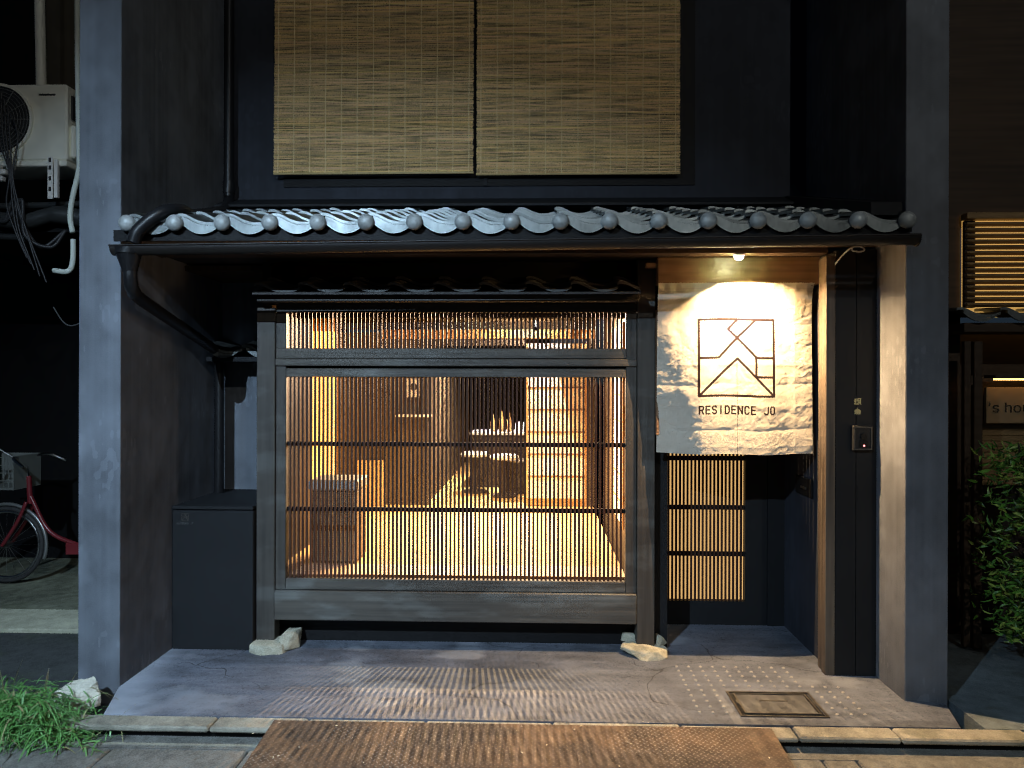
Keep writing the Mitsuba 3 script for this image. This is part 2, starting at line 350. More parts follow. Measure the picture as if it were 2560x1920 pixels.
# recessed drain cover
dc = thing('drain_cover', 'rectangular recessed drain cover framed in worn metal in the mortar floor', 'drain cover')
def frame_rect(x0, x1, y0, y1, w, z0, z1):
    return cat_(plain(x0, x1, y0, y0 + w, z0, z1), plain(x0, x1, y1 - w, y1, z0, z1), plain(x0, x0 + w, y0 + w, y1 - w, z0, z1), plain(x1 - w, x1, y0 + w, y1 - w, z0, z1))
put('frame', frame_rect(0.99, 1.415, 3.735, 4.035, 0.010, 0.0005, 0.006), 'm_steel_worn', dc)
put('gap', plain(1.0035, 1.4015, 3.7485, 4.0215, 0.0003, 0.0012), 'm_black', dc)
put('inner_frame', frame_rect(1.018, 1.387, 3.763, 4.007, 0.009, 0.0005, 0.008), 'm_steel_worn', dc)
put('lid', plain(1.0305, 1.3745, 3.7755, 3.9945, 0.0005, 0.0040), 'm_drain_lid', dc)
for x in (1.012, 1.393):
    put('lifting_slot', plain(x - 0.004, x + 0.004, 3.87, 3.91, 0.001, 0.0105), 'm_steel_worn', dc)
put('maker_plate', plain(1.13, 1.27, 3.915, 3.925, 0.004, 0.006), 'm_steel_worn', dc)

# kerb stones
kb = thing('kerb', 'pale concrete kerb strip along the edge of the apron', None, kind='structure')
edges = [-3.35, -2.55, -1.52, -1.08, -0.52, 0.08, 0.68, 1.20, 1.66, 2.26, 2.85, 3.4]
for a, b in zip(edges[:-1], edges[1:]):
    dz = rng.uniform(-0.004, 0.003)
    m = box(a + 0.003, b - 0.003, 3.530, 3.648, -0.028, -0.002 + dz, 0.008)
    put('kerb_stone', m, 'm_kerb', kb)
put('kerb_shadow_block', plain(-3.35, 3.4, 3.575, 3.648, -0.12, -0.0285), 'm_black', kb)  # black colour stands for the shadow under the overhanging kerb stones
put('gutter_lip', plain(-3.3, -1.2, 3.475, 3.49, -0.0635, -0.058), 'm_kerb', kb)
put('gutter_channel', plain(-3.4, 3.4, 3.4545, 3.62, -0.14, -0.064), 'm_slab', kb)
gs = thing('gutter_slabs', 'weathered concrete covers over the street drain', None, kind='structure')
xs = [-3.4, -1.93, -1.30, 0.2, 1.27, 1.42, 2.4, 3.4]
for a, b in zip(xs[:-1], xs[1:]):
    put('cover_slab', box(a + 0.004, b - 0.004, 2.9, 3.452, -0.16, -0.062 + rng.uniform(-0.004, 0.004), 0.008), 'm_slab', gs)
put('front_slab', plain(-3.4, 3.4, 2.2, 2.894, -0.16, -0.068), 'm_asphalt', gs)

# chequer plate ramp
def ramp_mesh():
    poly = [(3.585, 0.014), (3.57, 0.020), (2.55, -0.050), (2.55, -0.057), (3.57, 0.013), (3.585, 0.007)]
    return extr_x(poly, -1.225, 1.085)
put('ramp_plate', ramp_mesh(), 'm_plate', label='rusty brown chequer steel plate laid as a ramp over the street gutter', cat='steel plate')

# litter: small petals and leaves
pet = []
for i in range(46):
    x, y = rng.uniform(-1.3, 1.6), rng.uniform(3.0, 3.62)
    z = 0.02 - 0.0686 * max(0, 3.57 - y) + 0.003 if -1.2 < x < 1.06 else (-0.055 if y < 3.45 else 0.003)
    s = rng.uniform(0.004, 0.010)
    q = np.array([[-1, 0, 0], [0, -.5, .25], [1, 0, 0.05], [0, .5, .3]]) * s
    a = rng.uniform(0, 6.28); R = np.array([[math.cos(a), -math.sin(a), 0], [math.sin(a), math.cos(a), 0], [0, 0, 1]])
    pet.append(trimesh.Trimesh(q @ R.T + [x, y, z], [[0, 1, 2], [0, 2, 3]], process=False))
put('litter', cat_(*pet), 'm_petal', kind='stuff', label='tiny pale fallen petals scattered on the ramp and kerb')

# ------------------------------------------------------------------ the townhouse
H = thing('townhouse', 'dark plastered two-storey townhouse with lit wooden lattice window and tiled eave', 'house')
XL, XR, YF = -2.19, 1.87, 3.97
put('side_wall', box(-2.415, XL, 3.985, 9.0, -0.1, 6.5, 0.004), 'm_plaster', H, label='blue grey plaster pier at the weedy end of the front')
put('side_wall', box(XR, 2.085, 3.955, 9.0, -0.1, 6.5, 0.004), 'm_plaster', H, label='dark blue plaster pier beside the entrance')
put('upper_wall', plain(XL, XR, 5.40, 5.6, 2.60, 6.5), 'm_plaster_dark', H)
wf = put('upper_window', plain(-1.79, 1.10, 5.388, 5.40, 2.99, 5.2), 'm_black', H)
put('mullion', plain(-0.37, -0.345, 5.376, 5.387, 2.99, 5.2), 'm_black_panel', wf)

# eave roof: pantiles laid in courses
ER = key_of('eave_roof', H)
PITCH, X_BALL, SL = 0.2466, -2.099, 0.25
u_p = np.array([0, .05, .12, .20, .30, .40, .52, .64, .76, .88, 1.0])
z_p = np.array([.040, .046, .046, .041, .029, .016, .006, .001, .001, .007, .018])
def tile_mesh(w, L, thick, apron=0.0, tiltup=0.0, scale=1.0):
    un = np.linspace(0, 1, 23); from scipy.interpolate import PchipInterpolator
    zt = PchipInterpolator(u_p, z_p)(un) * scale
    n = len(un); V = []
    ys = [0.0, L]
    for y in ys:
        for lay in (0, 1):
            dz = -(thick if lay else 0.0)
            V += [(un[i] * w, y, zt[i] + dz + (tiltup * (1 - y / L))) for i in range(n)]
    V = np.array(V)
    def idx(iy, lay, i): return (iy * 2 + lay) * n + i
    F = []
    for i in range(n - 1):
        F += [(idx(0, 0, i), idx(0, 0, i + 1), idx(1, 0, i + 1)), (idx(0, 0, i), idx(1, 0, i + 1), idx(1, 0, i))]
        F += [(idx(0, 1, i), idx(1, 1, i + 1), idx(0, 1, i + 1)), (idx(0, 1, i), idx(1, 1, i), idx(1, 1, i + 1))]
        F += [(idx(0, 0, i), idx(0, 1, i + 1), idx(0, 0, i + 1)), (idx(0, 0, i), idx(0, 1, i), idx(0, 1, i + 1))]
        F += [(idx(1, 0, i), idx(1, 0, i + 1), idx(1, 1, i + 1)), (idx(1, 0, i), idx(1, 1, i + 1), idx(1, 1, i))]
    for i in (0, n - 1):
        F += [(idx(0, 0, i), idx(1, 0, i), idx(1, 1, i)), (idx(0, 0, i), idx(1, 1, i), idx(0, 1, i))]
    m = trimesh.Trimesh(V, F, process=False)
    if apron:
        ub = un[(un > 0.10) & (un < 0.97)]
        top = PchipInterpolator(u_p, z_p)(ub) * scale - 0.004
        low = -apron + 0.062 * ((ub - 0.55) / 0.45) ** 2
        ring = [(ub[i] * w, top[i]) for i in range(len(ub))] + [(ub[i] * w, low[i]) for i in range(len(ub) - 1, -1, -1)]
        m = cat_(m, extr(ring, -0.012, 0.012))
    m.fix_normals()
    return m
E = 0.222
mat('m_tile_ball', lambda p, n, uv: mi.Color3f(0.36, 0.385, 0.38) * (0.55 + 0.9 * fbm(p.x * 25, p.y * 25, p.z * 25, 4)), lambda p, n, uv: 0.45 + 0.25 * fbm(p.x * 40, p.y * 40, p.z * 40, 2), rough_bump, 0.0012, metallic=0.35)
def lay(parent, x0, cols, rows, pitch, y0, z0, slope, apron, xmin=-9, xmax=9, bsdf='m_tile'):
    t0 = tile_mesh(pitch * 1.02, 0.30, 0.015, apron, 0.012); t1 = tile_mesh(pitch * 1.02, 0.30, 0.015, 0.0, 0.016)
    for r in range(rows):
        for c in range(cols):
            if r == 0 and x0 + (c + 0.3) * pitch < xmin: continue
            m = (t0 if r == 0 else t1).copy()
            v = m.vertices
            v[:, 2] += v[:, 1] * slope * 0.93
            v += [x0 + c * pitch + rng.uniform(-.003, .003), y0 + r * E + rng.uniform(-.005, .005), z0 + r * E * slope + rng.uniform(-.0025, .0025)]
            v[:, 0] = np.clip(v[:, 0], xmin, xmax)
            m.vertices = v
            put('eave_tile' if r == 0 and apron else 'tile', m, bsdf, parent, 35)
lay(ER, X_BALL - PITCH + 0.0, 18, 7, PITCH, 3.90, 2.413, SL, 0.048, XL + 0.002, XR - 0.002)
for k in range(17):
    r = 0.0425
    s = trimesh.creation.icosphere(subdivisions=3, radius=r); s.vertices *= [1, 0.8, 1]
    x = X_BALL + PITCH * k
    if x > XR - 0.03: x = XR - 0.03
    s.apply_translation([x, 3.878, 2.420])
    put('end_ball', s, 'm_tile_ball', ER, True)
put('flashing', extr_x([(5.16, 2.80), (5.16, 2.815), (5.399, 2.905), (5.399, 2.80)], XL, XR), 'm_black_panel', ER)
put('side_flashing', extr_x([(3.99, 2.47), (3.99, 2.535), (5.36, 2.90), (5.36, 2.83)], XR - 0.16, XR - 0.003), 'm_black_panel', ER)
put('deck', extr_x([(3.93, 2.370), (3.93, 2.380), (5.4, 2.745), (5.4, 2.70)], XL, XR), 'm_wood_dark_x', ER)
put('fascia', plain(XL, XR, 3.915, 3.929, 2.335, 2.392), 'm_black', ER)  # black board added so the gap above the gutter stays dark
put('soffit', plain(XL, XR, 3.93, 4.32, 2.3630, 2.3675), 'm_soffit', ER)
put('eave_beam', box(XL, 1.62, 4.322, 4.425, 2.332, 2.361, 0.003), 'm_beam', ER)
put('ceiling_board', plain(XL, XR, 4.427, 5.4, 2.3465, 2.353), 'm_wood_dark_x', ER)

# gutter and downpipes
GT = key_of('gutter', H)
def tilt_gutter(m):
    v = m.vertices.copy(); v[:, 2] -= (1.868 - v[:, 0]) / 4.02 * 0.042; m.vertices = v; return m
def gutter_mesh(x0, x1, y, z, r):
    a = np.linspace(math.pi, 2 * math.pi, 13)
    out = [(y + r * math.cos(t), z + r * math.sin(t)) for t in a]
    inn = [(y + (r - 0.004) * math.cos(t), z + (r - 0.004) * math.sin(t)) for t in a[::-1]]
    return extr_x(out + inn, x0, x1)
scene[GT] = ply(tilt_gutter(gutter_mesh(-2.15, 1.868, 3.846, 2.333, 0.044)), 'm_gutter', 30)
put('end_cap', extr_x([(3.846 + .046 * math.cos(t), 2.334 + .052 * math.sin(t)) for t in np.linspace(math.pi, 2 * math.pi, 13)], 1.868, 1.874), 'm_black', GT)
put('lip', tube([(-2.15, 3.801, 2.292), (1.87, 3.801, 2.334)], 0.005, 8), 'm_gutter', GT, True)
DP = key_of('downpipe', H)
scene[DP] = ply(tube(smooth_path([(-2.155, 5.32, 6.4), (-2.155, 5.32, 3.0), (-2.15, 5.30, 2.88), (-2.10, 5.1, 2.765), (-1.90, 4.2, 2.53), (-1.87, 4.0, 2.51), (-1.92, 3.885, 2.475), (-2.02, 3.85, 2.38), (-2.05, 3.848, 2.31)], 8), 0.034, 14), 'm_pipe', True)
put('collar', tube([(-2.155, 5.32, 2.93), (-2.155, 5.32, 3.01)], 0.042, 14), 'm_pipe', DP, 30)
hop = trimesh.creation.cone(radius=0.01, height=0.01)
put('hopper', cat_(tube([(-2.075, 3.852, 2.285), (-2.075, 3.852, 2.255)], [0.068, 0.066], 14), tube([(-2.075, 3.852, 2.256), (-2.07, 3.855, 2.17)], [0.060, 0.036], 14)), 'm_pipe', DP, 30)
put('lower_pipe', tube(smooth_path([(-2.07, 3.855, 2.22), (-2.07, 3.86, 2.13), (-2.075, 3.90, 2.075), (-2.09, 4.05, 2.03), (-2.13, 5.0, 1.83), (-2.135, 5.10, 1.78), (-2.135, 5.12, 1.70), (-2.135, 5.12, 0.84)], 8), 0.033, 14), 'm_pipe', DP, True)

# back wall of the recess, mini tile roof on it
put('recess_wall', plain(XL, -1.70, 5.30, 5.40, -0.05, 2.345), 'm_plaster', H)
RR = key_of('recess_roof', H)
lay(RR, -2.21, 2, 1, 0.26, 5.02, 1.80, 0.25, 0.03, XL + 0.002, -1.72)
put('ledge', plain(XL, -1.71, 5.04, 5.30, 1.745, 1.775), 'm_black_panel', RR)

# ------------------------------------------------------------------ bay window with lattice
BW = key_of('bay_window', H)
put('post', box(-1.690, -1.578, 4.60, 4.70, 0.02, 2.058, 0.004), 'm_wood_z', BW)
put('post', box(0.602, 0.708, 4.60, 4.70, 0.035, 2.345, 0.004), 'm_wood_z', BW)
put('header', box(-1.655, 0.600, 4.50, 4.64, 2.085, 2.128, 0.004), 'm_wood_dark_x', BW)
put('head_board', box(-1.576, 0.600, 4.615, 4.66, 2.030, 2.083, 0.003), 'm_wood_dark_x', BW)
put('stile', box(-1.576, -1.515, 4.612, 4.66, 0.352, 2.028, 0.003), 'm_wood_z', BW)
put('stile', box(0.536, 0.600, 4.612, 4.66, 0.352, 2.028, 0.003), 'm_wood_z', BW)
put('transom_rail', box(-1.575, 0.537, 4.606, 4.655, 1.752, 1.813, 0.004), 'm_wood_x', BW)
put('sash_head', box(-1.577, 0.599, 4.598, 4.650, 1.706, 1.750, 0.004), 'm_wood_x', BW)
put('sash_rail', box(-1.513, 0.534, 4.608, 4.655, 1.640, 1.692, 0.003), 'm_wood_x', BW)
put('bottom_rail', box(-1.513, 0.534, 4.608, 4.66, 0.353, 0.420, 0.003), 'm_wood_x', BW)
put('sill_beam', box(-1.577, 0.601, 4.590, 4.68, 0.172, 0.350, 0.005), 'm_wood_x', BW)
put('side_wall', plain(-1.690, -1.64, 4.70, 5.30, 0.0, 2.06), 'm_black_panel', BW)
put('void_board', plain(-1.64, 0.70, 4.755, 4.80, -0.02, 0.40), 'm_black', BW)  # black sheet stands for the dark void under the sill
NS = 83
PS = (0.5345 + 1.5145) / (NS - 1)
def slat(z0, z1): return box(-0.0062, 0.0062, 0.0, 0.016, z0, z1, 0.0012)
s_low, s_top = slat(0.4205, 1.6395), slat(1.8135, 2.082)
for i in range(1, NS - 1):
    x = -1.5145 + i * PS + rng.uniform(-0.0003, 0.0003)
    put('slat', s_low.copy().apply_translation([x, 4.620, 0]), 'm_slat', BW)
for i in range(1, NS - 1):
    x = -1.5145 + i * PS + rng.uniform(-0.0003, 0.0003)
    put('transom_slat', s_top.copy().apply_translation([x, 4.620, 0]), 'm_slat', BW)
for z in (1.233, 0.836):
    put('lattice_bar', plain(-1.515, 0.536, 4.643, 4.658, z - 0.013, z + 0.013), 'm_black', BW)
put('rail_backing', plain(-1.575, 0.599, 4.657, 4.670, 1.650, 1.765), 'm_black', BW)
BR = key_of('bay_roof', H)
mat('m_tile_shaded', lambda p, n, uv: mi.Color3f(0.085, 0.088, 0.085) * (0.7 + 0.6 * fbm(p.x * 14, p.y * 14, p.z * 14, 3)), 0.6, specular=0.2)  # darker copy of the tile colour, so the bay roof looks lost in shadow
lay(BR, -1.66, 9, 3, 0.266, 4.455, 2.135, 0.25, 0.0, -1.655, 0.600, 'm_tile_shaded')
put('roof_board', extr_x([(4.44, 2.119), (4.44, 2.130), (5.3, 2.345), (5.3, 2.335)], -1.66, 0.600), 'm_wood_dark_x', BR)
put('over_wall', plain(-1.70, 0.70, 5.22, 5.30, 2.05, 2.345), 'm_black_panel', H)
put('over_wall', plain(-1.64, 0.80, 4.705, 4.72, 2.085, 2.345), 'm_black_panel', H)
put('over_wall', plain(0.60, 0.80, 4.705, 4.72, 0.0, 2.085), 'm_black_panel', H)
put('over_wall', plain(-1.69, 0.80, 4.705, 5.22, 2.335, 2.344), 'm_black_panel', H)

# foundation stones under the posts
slab = rock([(-1.70, 4.50, -.01), (-1.695, 4.50, 0.048), (-1.57, 4.47, 0.050), (-1.50, 4.50, 0.046), (-1.47, 4.56, 0.0), (-1.52, 4.66, 0.048), (-1.69, 4.68, 0.048), (-1.62, 4.45, -.01), (-1.49, 4.48, -.01), (-1.70, 4.68, -.01)], 3, 0.007, 4)
knob = rock([(-1.545, 4.55, 0.0), (-1.53, 4.53, 0.075), (-1.50, 4.55, 0.108), (-1.45, 4.56, 0.106), (-1.425, 4.58, 0.075), (-1.42, 4.60, 0.0), (-1.44, 4.70, 0.09), (-1.52, 4.70, 0.09), (-1.48, 4.50, 0.01)], 5, 0.010, 4)
put('foundation_stone', cat_(slab, knob), 'm_stone', smooth=True, label='pale rough stone under the window post nearer the meter box', cat='stone')
base = rock([(0.50, 4.57, 0.03), (0.53, 4.53, 0.045), (0.62, 4.45, -.01), (0.71, 4.46, -.01), (0.77, 4.50, 0.0), (0.785, 4.58, 0.03), (0.70, 4.47, 0.046), (0.60, 4.49, 0.040), (0.75, 4.68, 0.04), (0.55, 4.68, 0.04), (0.52, 4.60, 0.06)], 8, 0.011, 4)
ear = rock([(0.70, 4.52, 0.03), (0.715, 4.52, 0.088), (0.745, 4.53, 0.085), (0.78, 4.56, 0.04), (0.775, 4.64, 0.03), (0.71, 4.64, 0.085), (0.72, 4.50, 0.02)], 12, 0.008, 3)
ear2 = rock([(0.50, 4.58, 0.03), (0.53, 4.56, 0.085), (0.59, 4.55, 0.078), (0.60, 4.62, 0.07), (0.52, 4.66, 0.07), (0.595, 4.52, 0.03)], 14, 0.008, 3)
put('foundation_stone', cat_(base, ear, ear2), 'm_stone', smooth=True, label='craggy pale stone under the post beside the entrance', cat='stone')

# ------------------------------------------------------------------ entrance
put('lintel', box(0.708, 1.648, 4.52, 4.60, 2.186, 2.344, 0.004), 'm_lintel', H)
put('lintel_notch', box(0.640, 0.707, 4.53, 4.57, 2.285, 2.312, 0.003), 'm_lintel', H)
put('jamb', cat_(box(1.594, 1.647, 4.285, 4.34, 0.0, 2.31, 0.003), box(1.602, 1.655, 4.342, 4.42, 0.0, 2.31, 0.003)), 'm_jamb', H)
put('jamb_strip', box(0.709, 0.727, 4.56, 4.62, 1.30, 2.04, 0.002), 'm_lintel', H)
put('vestibule_wall', plain(0.708, 0.80, 4.72, 5.2, 0.0, 2.34), 'm_black_panel', H)
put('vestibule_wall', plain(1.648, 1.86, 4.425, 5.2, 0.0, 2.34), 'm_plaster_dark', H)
LS = key_of('letter_slot', H)
scene[LS] = ply(box(1.635, 1.647, 4.62, 4.90, 0.925, 1.035, 0.003), 'm_black')
put('flap', box(1.628, 1.634, 4.70, 4.80, 0.965, 0.980, 0.002), 'm_chrome', LS)
put('entrance_panel', plain(1.648, 1.757, 4.285, 4.30, 0.0, 2.34), 'm_black_panel', H)
put('entrance_panel', plain(1.761, 1.869, 4.285, 4.30, 0.0, 2.34), 'm_black_panel', H)
put('panel_back', plain(1.648, 1.869, 4.305, 4.42, 0.0, 2.34), 'm_black', H)
DR = key_of('door', H)
put('leaf', cat_(plain(0.80, 0.836, 5.16, 5.20, 0.0, 2.3), plain(0.836, 1.392, 5.16, 5.20, 0.0, 0.157), plain(0.836, 1.392, 5.16, 5.20, 1.6, 2.3), plain(1.392, 1.535, 5.16, 5.20, 0.0, 2.3)), 'm_black_panel', DR)
put('leaf', plain(1.538, 1.66, 5.15, 5.19, 0.0, 2.3), 'm_black_panel', DR)
put('leaf_backing', plain(1.45, 1.66, 5.2005, 5.206, 0.0, 2.3), 'm_black', DR)
for i in range(22):
    x = 0.836 + (i + 0.5) * (0.556 / 22) - 0.0126
    put('slat', plain(x - 0.0058, x + 0.0058, 5.165, 5.18, 0.158, 1.599), 'm_slat', DR)
for z in (1.107, 0.778, 0.468):
    put('rail', plain(0.836, 1.392, 5.1805, 5.195, z - 0.015, z + 0.015), 'm_black', DR)
scene['m_screen'] = {'type': 'diffuse', 'reflectance': rgb(0.6, 0.5, 0.35)}
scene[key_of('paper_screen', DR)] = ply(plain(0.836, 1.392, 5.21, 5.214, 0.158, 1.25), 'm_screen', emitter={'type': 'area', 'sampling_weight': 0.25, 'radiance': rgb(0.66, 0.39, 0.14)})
put('hall_end', plain(0.705, 1.66, 6.05, 6.08, 0.0, 2.32), 'm_room_wood_dim', H)
put('hall_side', plain(1.66, 1.70, 5.21, 6.1, 0.0, 2.32), 'm_room_dark', H)
put('hall_ceiling', plain(0.705, 1.66, 5.21, 6.1, 2.29, 2.32), 'm_room_dark', H)
put('hall_step', plain(0.705, 1.66, 5.21, 6.04, -0.02, 0.0), 'm_room_dark', H)
put('leaf_backing', plain(1.45, 1.66, 5.2005, 5.206, 0.0, 2.3), 'm_black', DR)
for i in range(22):
    x = 0.836 + (i + 0.5) * (0.556 / 22) - 0.0126
    put('slat', plain(x - 0.0058, x + 0.0058, 5.165, 5.18, 0.158, 1.599), 'm_slat', DR)
for z in (1.107, 0.778, 0.468):
    put('rail', plain(0.836, 1.392, 5.1805, 5.195, z - 0.015, z + 0.015), 'm_black', DR)
scene['m_screen'] = {'type': 'diffuse', 'reflectance': rgb(0.6, 0.5, 0.35)}
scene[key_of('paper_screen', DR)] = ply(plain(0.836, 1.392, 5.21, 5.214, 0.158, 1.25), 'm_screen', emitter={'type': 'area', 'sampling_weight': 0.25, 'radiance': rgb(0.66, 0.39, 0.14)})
put('hall_end', plain(0.705, 1.66, 6.05, 6.08, 0.0, 2.32), 'm_room_wood_dim', H)
put('hall_side', plain(1.66, 1.70, 5.21, 6.1, 0.0, 2.32), 'm_room_dark', H)
put('hall_ceiling', plain(0.705, 1.66, 5.21, 6.1, 2.29, 2.32), 'm_room_dark', H)
put('hall_step', plain(0.705, 1.66, 5.21, 6.04, -0.02, 0.0), 'm_room_dark', H)
scene['hall_lamp_light'] = {'type': 'spot', 'cutoff_angle': 66.0, 'beam_width': 50.0, 'intensity': rgb(17, 11.5, 6.0),
    'to_world': T().look_at(origin=[0.80, 5.80, 1.90], target=[0.95, 3.6, 0.2], up=[0, 0, 1])}
HLP = thing('hall_spotlight', 'small ceiling spotlight in the entrance hall behind the door', 'spotlight')
put('shade', tube([(0.80, 5.86, 1.99), (0.80, 5.82, 1.93), (0.80, 5.815, 1.91)], [0.02, 0.03, 0.03], 12, caps=False), 'm_black', HLP)
put('stem', tube([(0.80, 5.86, 2.29), (0.80, 5.86, 1.985)], 0.008, 8), 'm_black', HLP)

# hall lamp over the entrance
HL = thing('entrance_lamp', 'glowing warm round lamp fixed under the eave above the curtain', 'lamp')
bulb = trimesh.creation.icosphere(subdivisions=3, radius=0.026); bulb.vertices *= [1, 1, 0.75]; bulb.apply_translation([1.135, 4.350, 2.316])
put('base', tube([(1.135, 4.352, 2.3315), (1.135, 4.352, 2.322)], 0.030, 20), 'm_white', HL, 30)
put('bulb', bulb, 'm_white', HL, True, emitter={'type': 'area', 'sampling_weight': 0.6, 'radiance': rgb(760, 440, 170)})
scene['entrance_lamp_light'] = {'type': 'spot', 'sampling_weight': 2.5, 'cutoff_angle': 66.0, 'beam_width': 36.0, 'intensity': rgb(30, 19.0, 9.3),
                                'to_world': T().look_at(origin=[1.135, 4.352, 2.290], target=[1.50, 4.20, 0.0], up=[0, 1, 0])}
put('cable', tube(smooth_path([(1.64, 4.275, 2.262), (1.66, 4.24, 2.30), (1.69, 4.20, 2.335), (1.72, 4.19, 2.345), (1.755, 4.19, 2.336), (1.76, 4.19, 2.322), (1.73, 4.19, 2.316), (1.70, 4.19, 2.322), (1.695, 4.19, 2.336)], 6), 0.0042, 8), 'm_white', HL, True)

# noren curtain in two panels
NR = thing('door_curtain', 'white linen door curtain with square line emblem hanging over the entrance', 'curtain')
def curtain_panel(x0, x1, seed):
    xs, zs = np.linspace(x0, x1, int((x1 - x0) / 0.003)), np.linspace(NZ0, NZ1, 330)
    X, Z = np.meshgrid(xs, zs, indexing='ij')
    down = (NZ1 - Z) / (NZ1 - NZ0)
    q = np.stack([X, Z, X * 0], -1)
    w = 0.010 * np.sin(X * 9.0 + 0.6) * down + 0.006 * np.sin(X * 21 + 2.0 * Z)
    warp = 0.02 * (meshkit.fbm(q * 7, 3, 5) - 0.5)
    for xc, a, s in ((0.952, -0.0075, 0.05), (1.384, 0.007, 0.05), (0.82, 0.004, 0.05), (1.50, -0.004, 0.04)):
        w = w + a * np.exp(-np.abs(X + warp * 0.4 - xc) / s)
    for zc, a in ((1.95, 0.002), (1.715, -0.0025), (1.60, 0.003), (1.475, -0.002), (1.335, 0.004), (1.24, -0.002)):
        amp = 0.4 + 1.2 * meshkit.noise(np.stack([X * 6, X * 0 + zc * 40, X * 0], -1), 3)
        w = w + a * amp * np.exp(-np.abs(Z + warp - zc) / 0.022)
    r = np.abs(meshkit.fbm(np.stack([X * 6 + Z * 3, Z * 8 - X * 2, X * 0 + 3], -1), 4, 11) - 0.5)
    w = w + 0.016 * (0.12 - np.minimum(r, 0.12))
    r2 = np.abs(meshkit.fbm(np.stack([X * 11 - Z * 6, Z * 13, X * 0 + 9], -1), 3, 23) - 0.5)
    w = w - 0.010 * (0.1 - np.minimum(r2, 0.1)) + 0.003 * (meshkit.fbm(q * 26, 3, 31) - 0.5)
    xb = 0.757 + 0.18 * np.clip((2.02 - Z) / 0.82, 0, 1) + 0.004 * np.sin(Z * 23) + 0.022 * (meshkit.fbm(q * 9, 3, 61) - 0.5)
    soft = lambda t, k: k * np.log1p(np.exp(np.clip(t / k, -30, 30)))
    side = 0.42 * soft(xb - X, 0.016) * np.clip(0.15 + 2.2 * down, 0, 1) + 0.10 * soft(X - 1.385, 0.008) * 2.5 + 0.07 * soft(0.952 - X, 0.008)
    pin = np.exp(-(NZ1 - Z) / 0.05)
    w = w * (1 - 0.75 * pin) + pin * 0.0045 * np.sin(X * 95) * np.exp(-((Z - 2.158) / 0.028) ** 2)
    Y = 4.497 - 0.034 * down + 0.8 * w + side * (1 - pin)
    P = np.stack([X + 0.012 * (down ** 1.5) * (0.5 - (X - NX0) / (NX1 - NX0)) * 0.5, Y, Z + 0.003 * np.sin(X * 13) * (1 - pin)], -1)
    I = np.arange(X.size).reshape(X.shape)
    F = np.stack([I[:-1, :-1], I[1:, :-1], I[1:, 1:], I[:-1, 1:]], -1).reshape(-1, 4)
    back = P.reshape(-1, 3) + [0, 0.0012, 0]
    n = X.size
    V = np.vstack([P.reshape(-1, 3), back])
    uv = np.stack([X.ravel(), Z.ravel()], -1)
    return (V, np.vstack([F, F[:, ::-1] + n])), np.vstack([uv, uv])
XS = 1.159
for a, b, s in ((NX0, XS, 1), (XS - 0.0045, NX1, 2)):
    m, uv = curtain_panel(a, b, s)
    if s == 2: m[0][:, 1] += 0.0026 * np.clip(1 - (m[0][:, 0] - XS) / 0.02, 0, 1)
    put('panel', m, 'm_linen', NR, True, uv=uv)
put('rod', tube([(0.715, 4.514, 2.178), (1.600, 4.514, 2.178)], 0.004, 8), 'm_jamb', NR, True)

# doorbell camera and name characters on the panel
IC = thing('doorbell', 'black video doorbell with a tiny red light on the entrance panel', 'doorbell')
put('body', box(1.729, 1.840, 4.258, 4.283, 1.238, 1.378, 0.005), 'm_black_panel', IC)
put('frame', frame_rect(0, 0.098, 0, 0.126, 0.007, 0, 0.004).apply_transform(np.array([[1, 0, 0, 1.7355], [0, 0, -1, 4.258], [0, 1, 0, 1.245], [0, 0, 0, 1]])), 'm_ac_dark', IC)
put('lens', tube([(1.787, 4.257, 1.318), (1.787, 4.250, 1.318)], 0.017, 18), 'm_black', IC, 30)
put('button', box(1.764, 1.812, 4.2535, 4.2575, 1.258, 1.296, 0.002), 'm_black', IC)
led = trimesh.creation.icosphere(subdivisions=2, radius=0.0055); led.vertices *= [1, .4, 1]; led.apply_translation([1.789, 4.2525, 1.268])
put('light', led, 'm_red', IC, True, emitter={'type': 'area', 'sampling_weight': 0.02, 'radiance': rgb(4.0, 0.9, 0.9)})
NP = thing('name_characters', 'two small gold name characters fixed above the doorbell', 'name sign')
def strokes(segs, x, z, s, t, y, dep):
    out = []
    for (a, b), (c, d) in segs:
        p, q = np.array([x + a * s, z + b * s]), np.array([x + c * s, z + d * s])
        dx = (q - p) / (np.linalg.norm(q - p) + 1e-9); nn = np.array([-dx[1], dx[0]]) * t / 2; e = dx * t / 2
        out.append(extr([p - e + nn, q + e + nn, q + e - nn, p - e - nn], y - dep, y))
    return cat_(*out)
put('character', strokes([((.1, .9), (.35, .9)), ((.2, .9), (.05, .5)), ((0, .62), (.45, .62)), ((.22, .62), (.1, .15)), ((.55, .95), (1, .95)), ((.6, .95), (.6, .2)), ((.95, .95), (.95, .2)), ((.6, .6), (.95, .6)), ((0, .1), (1, .1)), ((.6, .35), (.95, .35))], 1.748, 1.492, 0.034, 0.0052, 4.284, 0.004), 'm_gold', NP)
put('character', strokes([((.5, 1), (.5, .1)), ((.1, .65), (.1, .1)), ((.9, .65), (.9, .1)), ((.1, .1), (.9, .1)), ((.3, .8), (.3, .3)), ((.7, .8), (.7, .3))], 1.748, 1.438, 0.034, 0.0052, 4.284, 0.004), 'm_gold', NP)

